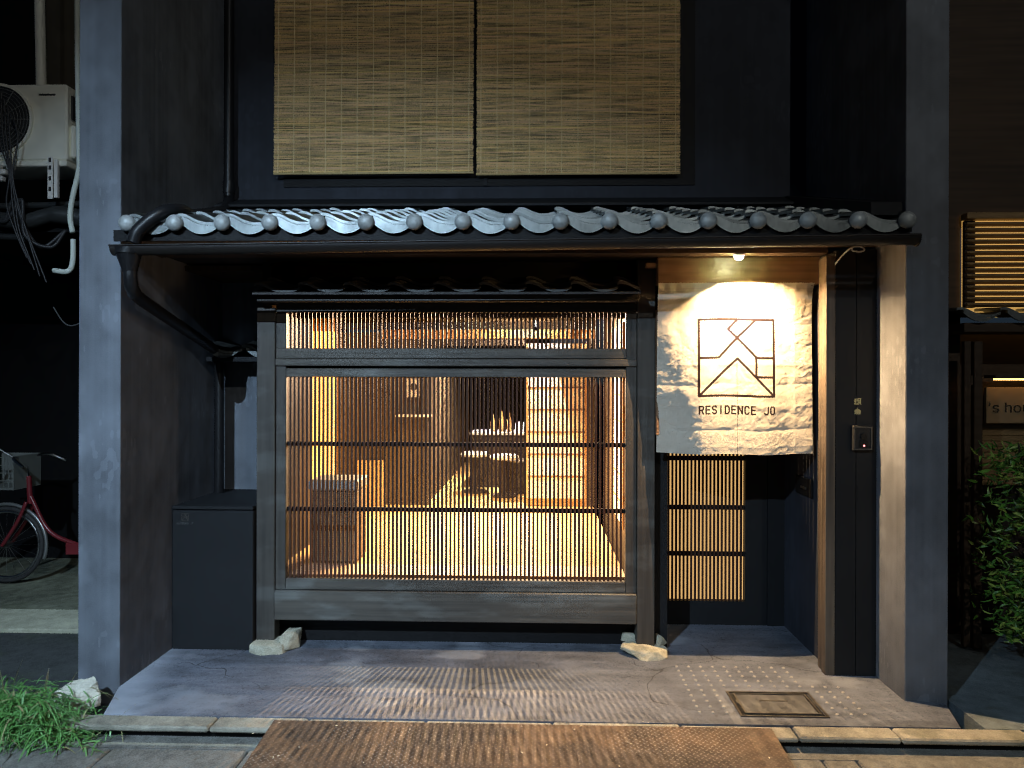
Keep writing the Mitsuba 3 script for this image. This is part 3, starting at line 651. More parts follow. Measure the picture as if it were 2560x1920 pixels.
# meter box in the recess
MB = thing('meter_box', 'matt black metal meter box with faint emblem standing in the recess', 'box')
put('body', box(XL + 0.004, -1.694, 4.56, 5.30, 0.0, 0.835, 0.004), 'm_black_panel', MB)
put('lid', box(XL + 0.004, -1.694, 4.552, 5.30, 0.842, 0.862, 0.003), 'm_black_panel', MB)
def small_emblem(x, z, s, y):
    k = 1 / (EM[1] - EM[0])
    sg = [(((a[0] - EM[0]) * k, (a[1] - EM[2]) * k), ((b[0] - EM[0]) * k, (b[1] - EM[2]) * k)) for a, b, w in SEG]
    return strokes(sg, x, z, s, 0.0026, y, 0.0012)
put('emblem', small_emblem(-2.128, 0.775, 0.040, 4.5595), 'm_copper_print', MB)
tx = trimesh.util.concatenate([extr([(0, 0), (1, 0), (1, 1), (0, 1)], 0, 1)] * 0) if False else None
tseg = [(((a[0] - 0.941) / 0.433, (a[1] - 1.430) / 0.433), ((b[0] - 0.941) / 0.433, (b[1] - 1.430) / 0.433)) for a, b, w in TSEG]
put('lettering', strokes(tseg, -2.160, 0.752, 0.10, 0.0016, 4.5595, 0.0012), 'm_grey_print', MB)

# ------------------------------------------------------------------ bamboo blinds
def blind(x0, x1, zb, y, label, seed, lean):
    r = np.random.default_rng(seed)
    B = thing('bamboo_blind', label, 'blind', 'bamboo blinds on the upper floor')
    V, F, Cc = [], [], []
    z = zb + 0.004; off = 0
    nseg = 15
    while z < zb + 1.75:
        d = r.uniform(0.0044, 0.0074)
        base = np.array([0.88, 0.63, 0.31]) * r.uniform(0.68, 1.08) * np.array([1, r.uniform(.93, 1.05), r.uniform(.8, 1.15)])
        node = r.uniform(0, 1, 3)
        xs = np.linspace(x0 + r.uniform(-.004, .004), x1 + r.uniform(-.004, .004), nseg)
        ph = r.uniform(0, 6.28, 2)
        zz = z + 0.0005 * np.sin(xs * 3 + ph[0]) + 0.0007 * np.sin(xs * 9 + ph[1])
        yy = y - lean * (zb + 1.4 - z) + 0.0012 * np.sin(xs * 5 + ph[1])
        for i in range(nseg):
            for k in range(6):
                a = k * math.pi / 3
                V.append((xs[i], yy[i] + d / 2 * math.cos(a), zz[i] + d / 2 * math.sin(a)))
                c = base * (0.92 + 0.16 * r.random())
                if min(abs(node - i / nseg)) < 0.035: c = c * 0.45
                Cc.append(c)
        for i in range(nseg - 1):
            for k in range(6):
                a, b = off + i * 6 + k, off + i * 6 + (k + 1) % 6
                F += [(a, b, b + 6), (a, b + 6, a + 6)]
        off += nseg * 6
        z += d * 1.02 + (0.0012 if r.random() < 0.25 else 0.0004)
    put('strands', (np.array(V), np.array(F)), 'm_bamboo', B, color=np.clip(np.array(Cc), 0, 1), kind='stuff')
    n = int((x1 - x0) / 0.115)
    for i in range(n + 1):
        for dx in (0,):
            x = x0 + 0.03 + i * (x1 - x0 - 0.06) / n
            pts = [(x + 0.001 * math.sin(k), y - 0.0055 - lean * (1.4 - k * 0.1), zb + k * 0.1) for k in range(18)]
            put('binding_twine', tube(pts, 0.0030, 5), 'm_twine', B)
    put('bottom_lath', box(x0 - 0.004, x1 + 0.004, y - 0.006 - lean * 1.4, y + 0.006 - lean * 1.4, zb - 0.012, zb + 0.002, 0.003), 'm_bamboo', B, color=np.tile([0.44, 0.32, 0.13], (24, 1)))
    return B
blind(-1.835, -0.440, 3.068, 5.33, 'bamboo roller blind with the paler straw colour, on the weedy side', 11, 0.012)
blind(-0.418, 0.985, 3.060, 5.335, 'browner bamboo roller blind above the entrance side', 12, 0.004)

# ------------------------------------------------------------------ the lit room behind the lattice
RM = key_of('room', H)
put('floor', plain(-1.64, 0.545, 4.665, 7.40, 0.36, 0.430), 'm_room_floor', RM)
put('floor_edge', plain(-1.64, 0.545, 4.667, 4.935, 0.4305, 0.4345), 'm_room_edge', RM)
put('hall_floor', plain(-1.07, 0.0, 7.40, 13.0, 0.36, 0.428), 'm_room_floor', RM)
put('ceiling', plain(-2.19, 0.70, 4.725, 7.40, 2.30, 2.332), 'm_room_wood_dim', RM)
put('hall_ceiling', plain(-1.2, 0.2, 7.40, 13.0, 2.20, 2.24), 'm_room_wood', RM)
put('end_wall', plain(-1.2, 0.2, 13.0, 13.1, 0.4, 2.3), 'm_room_dark', RM)
put('hall_wall', plain(-1.12, -1.06, 7.46, 13.0, 0.4, 2.3), 'm_room_wood', RM)
put('hall_wall', plain(-0.04, 0.02, 7.46, 13.0, 0.4, 2.3), 'm_room_dark', RM)
for i in range(6):
    a = -1.93 + i * 0.1467
    put('wall_plank', box(a + 0.0015, a + 0.1452, 7.40, 7.44, 0.43, 2.10, 0.004), 'm_room_wood', RM)
put('lit_base_patch', box(-1.72, -1.47, 7.34, 7.40, 0.43, 0.86, 0.004), 'm_room_plaster', RM)  # bright colour stands for the wall base lit by a hidden lamp
put('transom_beam', box(-1.50, 0.56, 7.38, 7.44, 2.035, 2.125, 0.004), 'm_room_wood_x', RM)
for i in range(14):
    a = -1.93 + i * 0.18
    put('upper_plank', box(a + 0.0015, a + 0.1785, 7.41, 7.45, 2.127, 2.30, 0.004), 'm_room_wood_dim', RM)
put('hall_lintel', plain(-1.06, -0.10, 7.40, 7.46, 1.97, 2.034), 'm_room_dark', RM)
put('hall_post', box(-1.10, -1.04, 7.37, 7.46, 0.43, 2.034, 0.004), 'm_room_dark', RM)
put('hall_post', box(0.487, 0.56, 7.37, 7.46, 0.43, 2.034, 0.004), 'm_room_dark', RM)
put('side_wall', plain(0.66, 0.70, 4.81, 7.45, 0.2, 2.30), 'm_room_wood', RM)
put('pit_floor', plain(0.545, 0.66, 4.81, 7.45, 0.15, 0.20), 'm_room_dark', RM)
put('wall_far_side', plain(-2.18, -1.93, 7.42, 7.46, 0.40, 2.3), 'm_room_plaster', RM)
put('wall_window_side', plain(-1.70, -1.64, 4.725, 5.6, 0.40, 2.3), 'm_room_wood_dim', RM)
put('wall_rear_side', plain(-2.19, -2.15, 5.6, 7.42, 0.40, 2.3), 'm_room_plaster', RM)
put('wall_return', plain(-2.19, -1.64, 5.56, 5.60, 0.40, 2.3), 'm_room_wood', RM)
# made-up glowing lantern in place of the lit alcove wall
LN = thing('made_up_lantern', 'made-up glowing orange lantern standing for the lit alcove wall', 'lantern')
scene[key_of('shade', LN)] = ply(box(-2.14, -1.945, 7.30, 7.38, 0.66, 2.10, 0.004), 'm_paper', emitter={'type': 'area', 'sampling_weight': 0.5, 'radiance': rgb(3.2, 1.25, 0.16)})
put('foot', box(-2.14, -1.945, 7.30, 7.38, 0.43, 0.655, 0.004), 'm_room_dark', LN)
# sliding paper screen
def shoji(name, x0, x1, y, z0, z1, label):
    S = thing(name, label, 'screen')
    put('paper', plain(x0, x1, y + 0.012, y + 0.016, z0 + 0.07, z1), 'm_paper', S)
    put('base_board', plain(x0, x1, y, y + 0.02, z0, z0 + 0.07), 'm_room_wood_x', S)
    for x in (x0, x1 - 0.02): put('stile', plain(x, x + 0.02, y - 0.004, y + 0.011, z0 + 0.071, z1), 'm_room_wood_x', S)
    n = 7
    for i in range(1, n): 
        z = z0 + 0.07 + i * (z1 - z0 - 0.07) / n
        put('muntin', plain(x0 + 0.021, x1 - 0.021, y, y + 0.011, z - 0.006, z + 0.006), 'm_room_bar', S)
shoji('paper_screen', -0.10, 0.487, 7.37, 0.435, 1.99, 'white paper sliding screen with thin horizontal bars in the lit room')
S2 = thing('paper_screen', 'narrow strip of white paper screen by the side wall of the room', 'screen')
put('paper', plain(0.640, 0.645, 5.60, 6.35, 0.55, 2.05), 'm_paper', S2)
for z in np.arange(0.72, 2.0, 0.2): put('muntin', plain(0.632, 0.6395, 5.60, 6.35, z - .004, z + .004), 'm_room_wood_x', S2)
for y in (5.58, 6.35): put('stile', plain(0.625, 0.645, y, y + 0.02, 0.55, 2.05), 'm_room_wood_x', S2)
# covered box by the window
WB = thing('lidded_box', 'woven brown box with a grey lid behind the lattice', 'box')
put('body', box(-1.47, -1.165, 4.96, 5.26, 0.4355, 0.90, 0.01), 'm_weave', WB)
put('lid', box(-1.48, -1.155, 4.95, 5.27, 0.902, 0.972, 0.012), 'm_lid', WB)
# shelf, picture, small things
SH = thing('wall_shelf', 'dark shelf with a bright edge on the plank wall of the room', 'shelf')
put('board', box(-1.33, -1.00, 7.22, 7.395, 1.285, 1.305, 0.003), 'm_white', SH)
put('bracket', cat_(plain(-1.30, -1.28, 7.25, 7.395, 1.22, 1.284), plain(-1.05, -1.03, 7.25, 7.395, 1.22, 1.284)), 'm_room_dark', SH)
PC = thing('framed_picture', 'small framed white sheet with a dark shape on the plank wall', 'picture')
put('frame', plain(-1.255, -1.115, 7.375, 7.395, 1.46, 1.66), 'm_room_dark', PC)
put('sheet', plain(-1.245, -1.125, 7.370, 7.3745, 1.47, 1.65), 'm_white', PC)
put('print', trimesh.creation.cylinder(radius=0.035, height=0.003, sections=20, transform=trimesh.transformations.rotation_matrix(math.pi / 2, [1, 0, 0])).apply_translation([-1.18, 7.368, 1.57]), 'm_room_dark', PC)
CT = thing('kitchen_counter', 'dark counter with pale top far down the hall', 'counter')
put('body', box(-0.72, -0.06, 8.7, 9.3, 0.43, 1.02, 0.01), 'm_room_dark', CT)
put('top', box(-0.75, -0.05, 8.66, 9.32, 1.022, 1.05, 0.004), 'm_white', CT)
def lathe(prof, x, y, z, n=18):
    m = trimesh.creation.revolve(np.array(prof), sections=n); m.apply_translation([x, y, z]); return m
for x, h, rr, lab in ((-0.50, .20, .026, 'thin amber bottle at the dark end of the counter'), (-0.40, .24, .030, 'tall amber bottle in the middle of the counter'), (-0.31, .22, .028, 'amber bottle next to the white jars')):
    put('bottle', lathe([(0, 0), (rr, 0), (rr, h * .6), (rr * .4, h * .8), (rr * .4, h), (0, h)], x, 8.9, 1.052), 'm_room_wood_x', None, 40, lab, 'bottle', 'things on the counter')
for x, lab in ((-0.205, 'white jar beside the bottles on the counter'), (-0.115, 'white jar at the end of the counter')):
    put('jar', lathe([(0, 0), (.036, 0), (.040, .05), (.036, .10), (.02, .115), (0, .115)], x, 8.9, 1.052), 'm_white', None, 40, lab, 'jar', 'things on the counter')
for x, y, lab in ((-0.33, 8.0, 'dark round stool with pale seat near the counter end'), (-0.66, 8.3, 'second pale-seated stool further into the hall')):
    ST = thing('stool', lab, 'stool', 'stools at the counter')
    put('seat', lathe([(0, 0), (.15, 0), (.155, .02), (.14, .045), (0, .05)], x, y, .82, 24), 'm_white', ST, 40)
    put('column', lathe([(0, 0), (.13, 0), (.13, .02), (.03, .04), (.03, .39), (0, .39)], x, y, .43, 18), 'm_room_dark', ST, 40)
BN = thing('bin', 'dark drum-shaped bin under the counter edge', 'bin')
put('body', lathe([(0, 0), (.14, 0), (.16, .34), (0, .34)], -0.20, 8.3, .43, 24), 'm_room_dark', BN, 40)
put('rim', lathe([(.155, .34), (.168, .34), (.168, .355), (.155, .355), (.155, .34)], -0.20, 8.3, .43, 24), 'm_grey_metal', BN, 40)
# room spotlights (their light streams out through the lattice)
SP = [(-0.90, 7.0, 2.12), (0.0, 7.0, 2.12)]
for (x, y, z), lab in zip(SP, ('black ceiling spotlight over the hall opening', 'black ceiling spotlight in front of the paper screen')):
    S = thing('room_spotlight', lab, 'spotlight', 'room spotlights')
    put('stem', tube([(x, y, 2.30), (x, y, z + 0.05)], 0.008, 8), 'm_black', S)
    put('shade', tube([(x, y + 0.03, z + 0.055), (x, y - 0.02, z - 0.0), (x, y - 0.03, z - 0.02)], [0.022, 0.030, 0.030], 14, caps=False), 'm_black', S)
    scene[f'room_spotlight_light_{int(x * 10 + 10)}'] = {'type': 'spot', 'sampling_weight': 2.2, 'cutoff_angle': 75.0, 'beam_width': 50.0, 'intensity': rgb(33, 22.0, 13.5),
        'to_world': T().look_at(origin=[x, y - 0.03, z - 0.022], target=[x * 0.8, 4.4, 0.3], up=[0, 0, 1])}
DL = thing('room_downlight', 'recessed ceiling downlight of the front room', 'downlight')
put('rim', lathe([(.03, 0), (.045, 0), (.045, .008), (.03, .008), (.03, 0)], -0.45, 5.9, 2.291), 'm_white', DL, 30)
scene['room_downlight_light'] = {'type': 'spot', 'sampling_weight': 2.2, 'cutoff_angle': 60.0, 'beam_width': 12.0, 'intensity': rgb(72, 48, 21),
    'to_world': T().look_at(origin=[-0.45, 5.9, 2.29], target=[-0.45, 5.95, 0.4], up=[0, 1, 0])}
DL = thing('room_downlight', 'added unseen downlight brightening the beam and the paper screen', 'downlight')
put('rim', lathe([(.03, 0), (.045, 0), (.045, .008), (.03, .008), (.03, 0)], -0.1, 6.9, 2.291), 'm_white', DL, 30)
scene['added_screen_light'] = {'type': 'spot', 'cutoff_angle': 80.0, 'beam_width': 20.0, 'intensity': rgb(14, 10.2, 6.6),
    'to_world': T().look_at(origin=[-0.1, 6.9, 2.285], target=[-0.1, 7.35, 1.3], up=[0, 0, 1])}  # lamp added to brighten the back beam and the screen
DL = thing('room_downlight', 'recessed downlight in the ceiling of the rear hall', 'downlight')
put('rim', lathe([(.03, 0), (.045, 0), (.045, .008), (.03, .008), (.03, 0)], -0.55, 8.9, 2.191), 'm_white', DL, 30)
scene['hall_downlight_light'] = {'type': 'spot', 'cutoff_angle': 70.0, 'beam_width': 30.0, 'intensity': rgb(48, 36, 24),
    'to_world': T().look_at(origin=[-0.55, 8.6, 2.18], target=[-0.55, 8.7, 0.4], up=[0, 1, 0])}

# ------------------------------------------------------------------ alley on the weedy side: wall, air conditioner, pipes, bicycle
AW = thing('rear_building', 'dim brown plastered building wall at the back of the alley', 'building')
put('wall', plain(-7.5, -2.42, 6.9, 7.2, -0.1, 7.0), 'm_black', AW)
put('upper_storey', plain(-3.75, -2.47, 5.75, 6.88, 3.0, 7.0), 'm_wall_far', AW)
put('corner_trim', plain(-3.78, -3.60, 5.70, 5.745, 3.2, 7.0), 'm_wall_far', AW)
AC = thing('air_conditioner', 'grey white outdoor air conditioner unit hung high on the alley wall', 'air conditioner')
put('casing', box(-3.88, -3.115, 5.0, 5.32, 3.075, 3.582, 0.012), 'm_ac', AC)
put('base_pan', box(-3.89, -3.11, 4.99, 5.33, 3.035, 3.072, 0.006), 'm_ac', AC)
put('fan_ring', trimesh.creation.annulus(r_min=0.222, r_max=0.240, height=0.02, sections=48, transform=trimesh.transformations.rotation_matrix(math.pi / 2, [1, 0, 0])).apply_translation([-3.575, 4.992, 3.345]), 'm_ac', AC, 30)
put('fan_opening', trimesh.creation.cylinder(radius=0.222, height=0.006, sections=40, transform=trimesh.transformations.rotation_matrix(math.pi / 2, [1, 0, 0])).apply_translation([-3.575, 4.996, 3.345]), 'm_ac_dark', AC, 30)
for k in range(9):
    rr = 0.03 + k * 0.022
    a = np.linspace(0, 2 * math.pi, 41)
    put('grille_ring', tube(np.stack([-3.575 + rr * np.cos(a), 0 * a + 4.984, 3.345 + rr * np.sin(a)], 1), 0.0022, 5, False), 'm_grey_metal', AC)
for k in range(6):
    a = k * math.pi / 6
    put('grille_spoke', tube([(-3.575 - .22 * math.cos(a), 4.987, 3.345 - .22 * math.sin(a)), (-3.575 + .22 * math.cos(a), 4.987, 3.345 + .22 * math.sin(a))], 0.003, 5), 'm_grey_metal', AC)
put('badge', plain(-3.30, -3.19, 4.994, 4.9995, 3.505, 3.515), 'm_ac_dark', AC)
put('side_cover', box(-3.113, -3.075, 5.03, 5.26, 3.10, 3.32, 0.012), 'm_ac', AC)
put('side_grip', box(-3.113, -3.10, 5.04, 5.28, 3.36, 3.52, 0.01), 'm_ac_dark', AC)
BK = thing('wall_bracket', 'white slotted steel bracket below the air conditioner', 'bracket')
put('upright', box(-3.215, -3.18, 4.955, 4.965, 2.81, 3.085, 0.002), 'm_white', BK)
put('flange', box(-3.179, -3.155, 4.966, 4.99, 2.82, 3.07, 0.002), 'm_white', BK)
for z in (2.88, 2.95, 3.02, 3.07): put('slot', box(-3.206, -3.190, 4.9525, 4.9545, z - .02, z + 0.008, 0.0005), 'm_ac_dark', BK)
CP = thing('cable_clamp', 'white plastic pipe clamp among the cables under the air conditioner', 'clamp')
for x, z in ((-3.54, 3.02), (-3.54, 2.97), (-3.50, 2.985), (-3.455, 3.015), (-3.52, 2.94)):
    put('lug', box(x - .02, x + .018, 4.93, 4.97, z - .016, z + .016, 0.004), 'm_white', CP)
def wires(name, label, cat, paths, r, bsdf, group=None):
    for p, lab in zip(paths, label):
        put(name, tube(smooth_path(p, 8), r, 8), bsdf, None, True, lab, cat, group)
wires('drain_hose', ['white hose bent down the alley side of the plaster pier'], 'hose',
      [[(-2.804, 4.6, 4.6), (-2.798, 4.6, 3.6), (-2.787, 4.6, 3.0), (-2.79, 4.6, 2.889), (-2.829, 4.6, 2.72), (-2.841, 4.6, 2.607), (-2.826, 4.6, 2.515)]], 0.016, 'm_hose')
wires('waste_pipe', ['short white plastic pipe with an elbow near the pier'], 'pipe',
      [[(-2.823, 4.6, 2.475), (-2.823, 4.6, 2.367), (-2.837, 4.6, 2.297), (-2.874, 4.6, 2.277), (-2.955, 4.62, 2.289)]], 0.016, 'm_hose')
wires('wall_pipe', ['thick grey pipe climbing the wall above the air conditioner'], 'pipe', [[(-3.53, 5.35, 5.2), (-3.53, 5.35, 4.4), (-3.50, 5.33, 3.585)]], 0.034, 'm_ac')
wires('crossing_pipe', ['horizontal grey pipe crossing the alley below the bracket', 'lower thin pipe running across the alley'], 'pipe',
      [[(-4.3, 5.1, 2.79), (-3.4, 5.1, 2.80), (-2.95, 5.1, 2.815)], [(-4.3, 5.1, 2.60), (-3.6, 5.1, 2.59), (-3.45, 5.1, 2.577)]], 0.022, 'm_ac_dark')
cab, cl = [], []
for i in range(5):
    x = -3.50 + i * 0.022; w = rng.uniform(-.025, .025, 6)
    cab.append([(x - .03, 4.93, 3.56 - .05 * i), (x + w[0], 4.92, 3.2), (-3.44 + .006 * i, 4.91, 2.97), (-3.45 + .02 * i + w[1], 4.92, 2.77), (-3.40 + .02 * i + w[2], 4.93, 2.6 + w[3]), (-3.36 + .03 * i + w[4], 4.95, 2.42 - .04 * i)])
    cl.append(f"{['outermost', 'second', 'middle', 'fourth', 'innermost'][i]} dark cable drooping in front of the air conditioner")
wires('hanging_cable', cl, 'cable', cab, 0.0055, 'm_cable', 'cables drooping by the air conditioner')
for i, lab in enumerate(('thick looped black cable under the clamp', 'second looped black cable tangled under the clamp')):
    put('cable_loop', tube(smooth_path([(-3.62 - .1 * i, 4.98, 2.72 + .04 * i), (-3.50, 4.95, 2.66), (-3.42 + .05 * i, 4.93, 2.80), (-3.36, 4.95, 2.62 - .05 * i), (-3.28 + .06 * i, 5.0, 2.50), (-3.15, 5.05, 2.62)], 8), 0.012, 8), 'm_cable', None, True, lab, 'cable', 'cables drooping by the air conditioner')
put('cable_bundle', tube(smooth_path([(-3.64, 5.02, 2.70), (-3.40, 5.0, 2.67), (-3.2, 5.02, 2.72), (-2.95, 5.06, 2.69), (-2.78, 5.1, 2.74)], 8), [.05] * 16 + [.06] * 16 + [.03], 10), 'm_ac_dark', None, True, 'dark wrapped pipe bundle running across the alley', 'pipe')
wires('loose_wire', ['thin wire looping between the alley and the pier'], 'wire', [[(-3.2, 5.0, 2.1), (-3.0, 4.8, 1.98), (-2.8, 4.6, 1.955), (-2.55, 4.4, 2.02)]], 0.004, 'm_grey_metal')
put('dark_awning', extr_x([(5.1, 2.62), (5.1, 2.70), (6.88, 2.78), (6.88, 2.66)], -4.6, -2.85), 'm_black', label='dark sagging canopy under the air conditioner', cat='canopy')

put('alley_floor', sheet(-7, -2.418, 5.32, 6.9, -0.002), 'm_alley', kind='structure', label='damp greenish concrete floor of the alley')
put('alley_step', box(-7, -2.418, 4.88, 5.315, -0.09, 0.006, 0.01), 'm_step', kind='structure', label='pale concrete threshold strip across the alley')
put('alley_apron', sheet(-7, -2.418, 3.65, 4.878, -0.02), 'm_asphalt', kind='structure', label='dark ground in front of the alley, its tone standing for a tree shadow')  # dark material stands for the tree shadow cast on this ground

BI = thing('bicycle', 'red bicycle with a grey front basket parked in the dark alley', 'bicycle')
def ring(cx, cy, cz, R, r, n=48, s=8):
    m = trimesh.creation.torus(R, r, major_sections=n, minor_sections=s); m.apply_transform(trimesh.transformations.rotation_matrix(math.pi / 2, [1, 0, 0])); m.apply_translation([cx, cy, cz]); return m
hx, hy, hz, R = -4.20, 5.98, 0.315, 0.285
rx = hx + 1.05
for x in (hx, rx):
    w = put('wheel', ring(x, hy, hz, R, 0.019), 'm_rubber', BI, True)
    put('rim', ring(x, hy, hz, R - 0.024, 0.010), 'm_chrome', w, True)
    put('hub', tube([(x, hy - .05, hz), (x, hy + .05, hz)], 0.02, 10), 'm_chrome', w, 30)
    put('spokes', cat_(*[tube([(x, hy, hz), (x + (R - .03) * math.cos(a), hy, hz + (R - .03) * math.sin(a))], 0.0014, 4) for a in np.arange(20) * math.pi / 10]), 'm_chrome', w)
    a = np.linspace(-0.35, math.pi * 0.75, 24) if x == hx else np.linspace(0.2, math.pi + .2, 24)
    put('mudguard', tube(np.stack([x + (R + .036) * np.cos(a), 0 * a + hy, hz + (R + .036) * np.sin(a)], 1), 0.014, 8), 'm_grey_metal', BI, True)
hd = (hx + 0.17, hy, 0.82)
put('fork', cat_(tube(smooth_path([(hd[0] + .02, hy - .05, .66), (hx + .12, hy - .055, .5), (hx, hy - .055, hz)], 6), 0.014, 8), tube(smooth_path([(hd[0] + .02, hy + .05, .66), (hx + .12, hy + .055, .5), (hx, hy + .055, hz)], 6), 0.014, 8)), 'm_red', BI, True)
bb = (hx + 0.62, hy, 0.30); sc = (hx + 0.74, hy, 0.80)
put('frame', cat_(tube([(hd[0] + .02, hy, .64), (hd[0] + .005, hy, .86)], .02, 10), tube(smooth_path([(hd[0] + .02, hy, .70), (hx + .35, hy, .42), bb], 8), .017, 10), tube([bb, (sc[0], hy, .70)], .017, 10), tube([bb, (rx, hy - .04, hz)], .01, 8), tube([(sc[0] - .03, hy, .64), (rx, hy - .04, hz)], .009, 8)), 'm_red', BI, 40)
put('seat_post', tube([(sc[0] - .02, hy, .62), sc], .013, 8), 'm_chrome', BI)
put('saddle', rock([(sc[0] - .14, hy - .02, .82), (sc[0] + .12, hy - .1, .84), (sc[0] + .12, hy + .1, .84), (sc[0] - .14, hy + .02, .82), (sc[0] + .12, hy, .90), (sc[0] - .1, hy, .86)], 2, .002, 2), 'm_rubber', BI, True)
put('chain_guard', box(bb[0] - .10, rx, hy - .075, hy - .06, .255, .345, .004), 'm_red', BI)
put('pedal', box(bb[0] + .08, bb[0] + .18, hy - .18, hy - .08, .29, .31, .004), 'm_rubber', BI)
put('basket', cat_(*[plain(hx - .16 + i * .036, hx - .156 + i * .036, hy - .17, hy - .166, .78, 1.03) for i in range(10)], *[plain(hx - .165, hx + .17, hy - .172, hy - .165, .78 + k * .06, .785 + k * .06) for k in range(5)], plain(hx - .16, hx + .17, hy - .164, hy + .16, .77, .785), plain(hx + .165, hx + .17, hy - .165, hy + .16, .785, 1.03), plain(hx - .15, hx + .16, hy + .15, hy + .16, .785, 1.03)), 'm_basket', BI)
put('handlebar', tube(smooth_path([(hd[0] + .14, hy - .27, .96), (hd[0] + .02, hy - .20, 1.02), (hd[0] - .02, hy, 1.0), (hd[0] + .02, hy + .20, 1.02), (hd[0] + .14, hy + .27, .96)], 8), .011, 8), 'm_chrome', BI, True)
put('stem', tube([(hd[0], hy, .84), (hd[0] - .02, hy, 1.0)], .013, 8), 'm_chrome', BI)
put('basket_stay', tube([(hx - .10, hy - .18, .84), (hx + .02, hy - .19, 1.03)], .012, 8), 'm_chrome', BI)
put('brake_lever', tube(smooth_path([(hd[0] + .03, hy - .22, 1.03), (hd[0] - .06, hy - .25, 1.10), (hd[0] - .13, hy - .26, 1.20)], 5), .005, 6), 'm_grey_metal', BI, True)

# ------------------------------------------------------------------ weeds and rock at the pier
def blade(p, d, L, w, droop, n=5):
    d = np.array(d, float); d /= np.linalg.norm(d)
    side = np.cross(d, [0, 0, 1]); side = side / (np.linalg.norm(side) + 1e-6)
    V = []
    for i in range(n):
        t = i / (n - 1)
        c = np.array(p) + d * L * t + np.array([d[0], d[1], 0]) * L * droop * 0.4 * t * t - np.array([0, 0, 1]) * L * droop * t * t
        ww = w * (1 - t) ** 0.7 * (0.5 + 0.5 * min(1, 4 * t + .3))
        V += [c - side * ww, c + side * ww + np.array([0, 0, ww * .3])]
    F = []
    for i in range(n - 1): F += [(2 * i, 2 * i + 1, 2 * i + 3), (2 * i, 2 * i + 3, 2 * i + 2)]
    return trimesh.Trimesh(V, F, process=False)
gr = {k: [] for k in 'abc'}
for i in range(5200):
    x = rng.uniform(-3.25, -1.98)
    y = 3.56 + rng.normal(0, 0.085) + 0.10 * max(0, -2.3 - x)
    thick = min(1, max(0.10, (-2.02 - x) / 0.32)) * (0.55 + 0.9 * meshkit.noise(np.array([x * 7, y * 7, 0.5]), 2))
    if rng.random() > thick: continue
    h = rng.uniform(0.0, 0.17) * min(1, thick)
    a = rng.uniform(0, 2 * math.pi)
    el = rng.uniform(0.0, 1.0)
    gr['aab'[rng.integers(3)] if rng.random() < .88 else 'c'].append(blade((x, y, -0.06 + h), (math.cos(a) * math.cos(el), math.sin(a) * math.cos(el) - .25, math.sin(el)), rng.uniform(0.05, 0.15), rng.uniform(.003, .0065), rng.uniform(.3, 1.0)))
G = thing('weeds', 'tuft of bright green weeds growing along the kerb at the pier', kind='stuff')
for k, n in (('a', 'grass_blades'), ('b', 'grass_blades'), ('c', 'grass_blades')):
    put(n, cat_(*gr[k]), 'm_grass_' + k, G, kind='stuff')
lg = [((-2.35, 3.80, .0), (.6, -.1, .9), .34, .006, .75), ((-2.38, 3.82, .0), (.3, .0, 1), .26, .006, .35), ((-2.62, 3.72, .05), (-.2, 0, 1), .26, .004, .05), ((-2.60, 3.72, .05), (.35, 0, 1), .24, .003, .05), ((-2.33, 3.82, 0), (.9, -.2, .8), .30, .006, .6), ((-2.02, 3.60, -.03), (.5, -.1, .5), .20, .003, .1), ((-2.08, 3.60, -.03), (.1, -.4, .35), .14, .004, 1.1), ((-1.98, 3.60, -.03), (.3, -.4, .3), .14, .004, 1.2), ((-2.2, 3.58, -.03), (.1, -.6, .3), .15, .004, 1.1), ((-2.3, 3.58, -.03), (0, -.6, .35), .15, .004, 1.2), ((-2.03, 3.61, -.02), (1, 0, .12), .22, .003, .1)]
for q in lg: put('long_stalk', blade(*q, n=9), 'm_grass_c', G)
put('white_rock', rock([(-2.42, 3.72, -.03), (-2.30, 3.66, -.03), (-2.17, 3.78, -.02), (-2.36, 3.84, -.02), (-2.40, 3.74, .05), (-2.28, 3.70, .045), (-2.19, 3.79, .105), (-2.24, 3.84, .11), (-2.36, 3.84, .07)], 5, .02, 4), 'm_white_rock', smooth=True, label='chipped white rock lying in the weeds against the pier', cat='rock')
put('rag', blade((-2.48, 3.80, -.02), (.15, 0, 1), .20, .02, .06, 9), 'm_white_rock', label='scrap of white cloth standing among the weeds by the pier', cat='rag')

# ------------------------------------------------------------------ the neighbour beyond the entrance pier
NB = thing('neighbour_house', 'dark timber neighbouring house with a warmly lit louvred window', 'house')
put('wall', cat_(plain(2.10, 2.76, 5.1, 5.3, -.1, 7), plain(2.76, 5.0, 5.1, 5.3, 2.66, 7), plain(2.66, 5.0, 5.25, 5.3, -.1, 2.0)), 'm_house_right', NB)
put('post', box(2.615, 2.655, 4.78, 4.82, 0.0, 1.87, .004), 'm_house_right', NB)
put('post', box(2.685, 2.737, 4.80, 4.86, -0.05, 1.87, .004), 'm_house_right', NB)
put('cross_piece', box(2.656, 2.684, 4.81, 4.85, 1.60, 1.66, .003), 'm_house_right', NB)
LW = key_of('louvre_window', NB)
put('pane', plain(2.76, 4.4, 5.08, 5.085, 2.04, 2.70), 'm_screen', LW, emitter={'type': 'area', 'sampling_weight': 0.3, 'radiance': rgb(0.50, 0.285, 0.075)})
for i in range(15):
    z = 2.115 + i * 0.037
    m = plain(2.76, 4.4, -0.014, 0.014, -0.0075, 0.0075); m.apply_transform(trimesh.transformations.rotation_matrix(-0.5, [1, 0, 0])); m.apply_translation([0, 5.03, z])
    put('slat', m, 'm_slat_right', LW)
put('head', box(2.75, 4.4, 5.0, 5.078, 2.665, 2.705, .003), 'm_slat_right', LW)
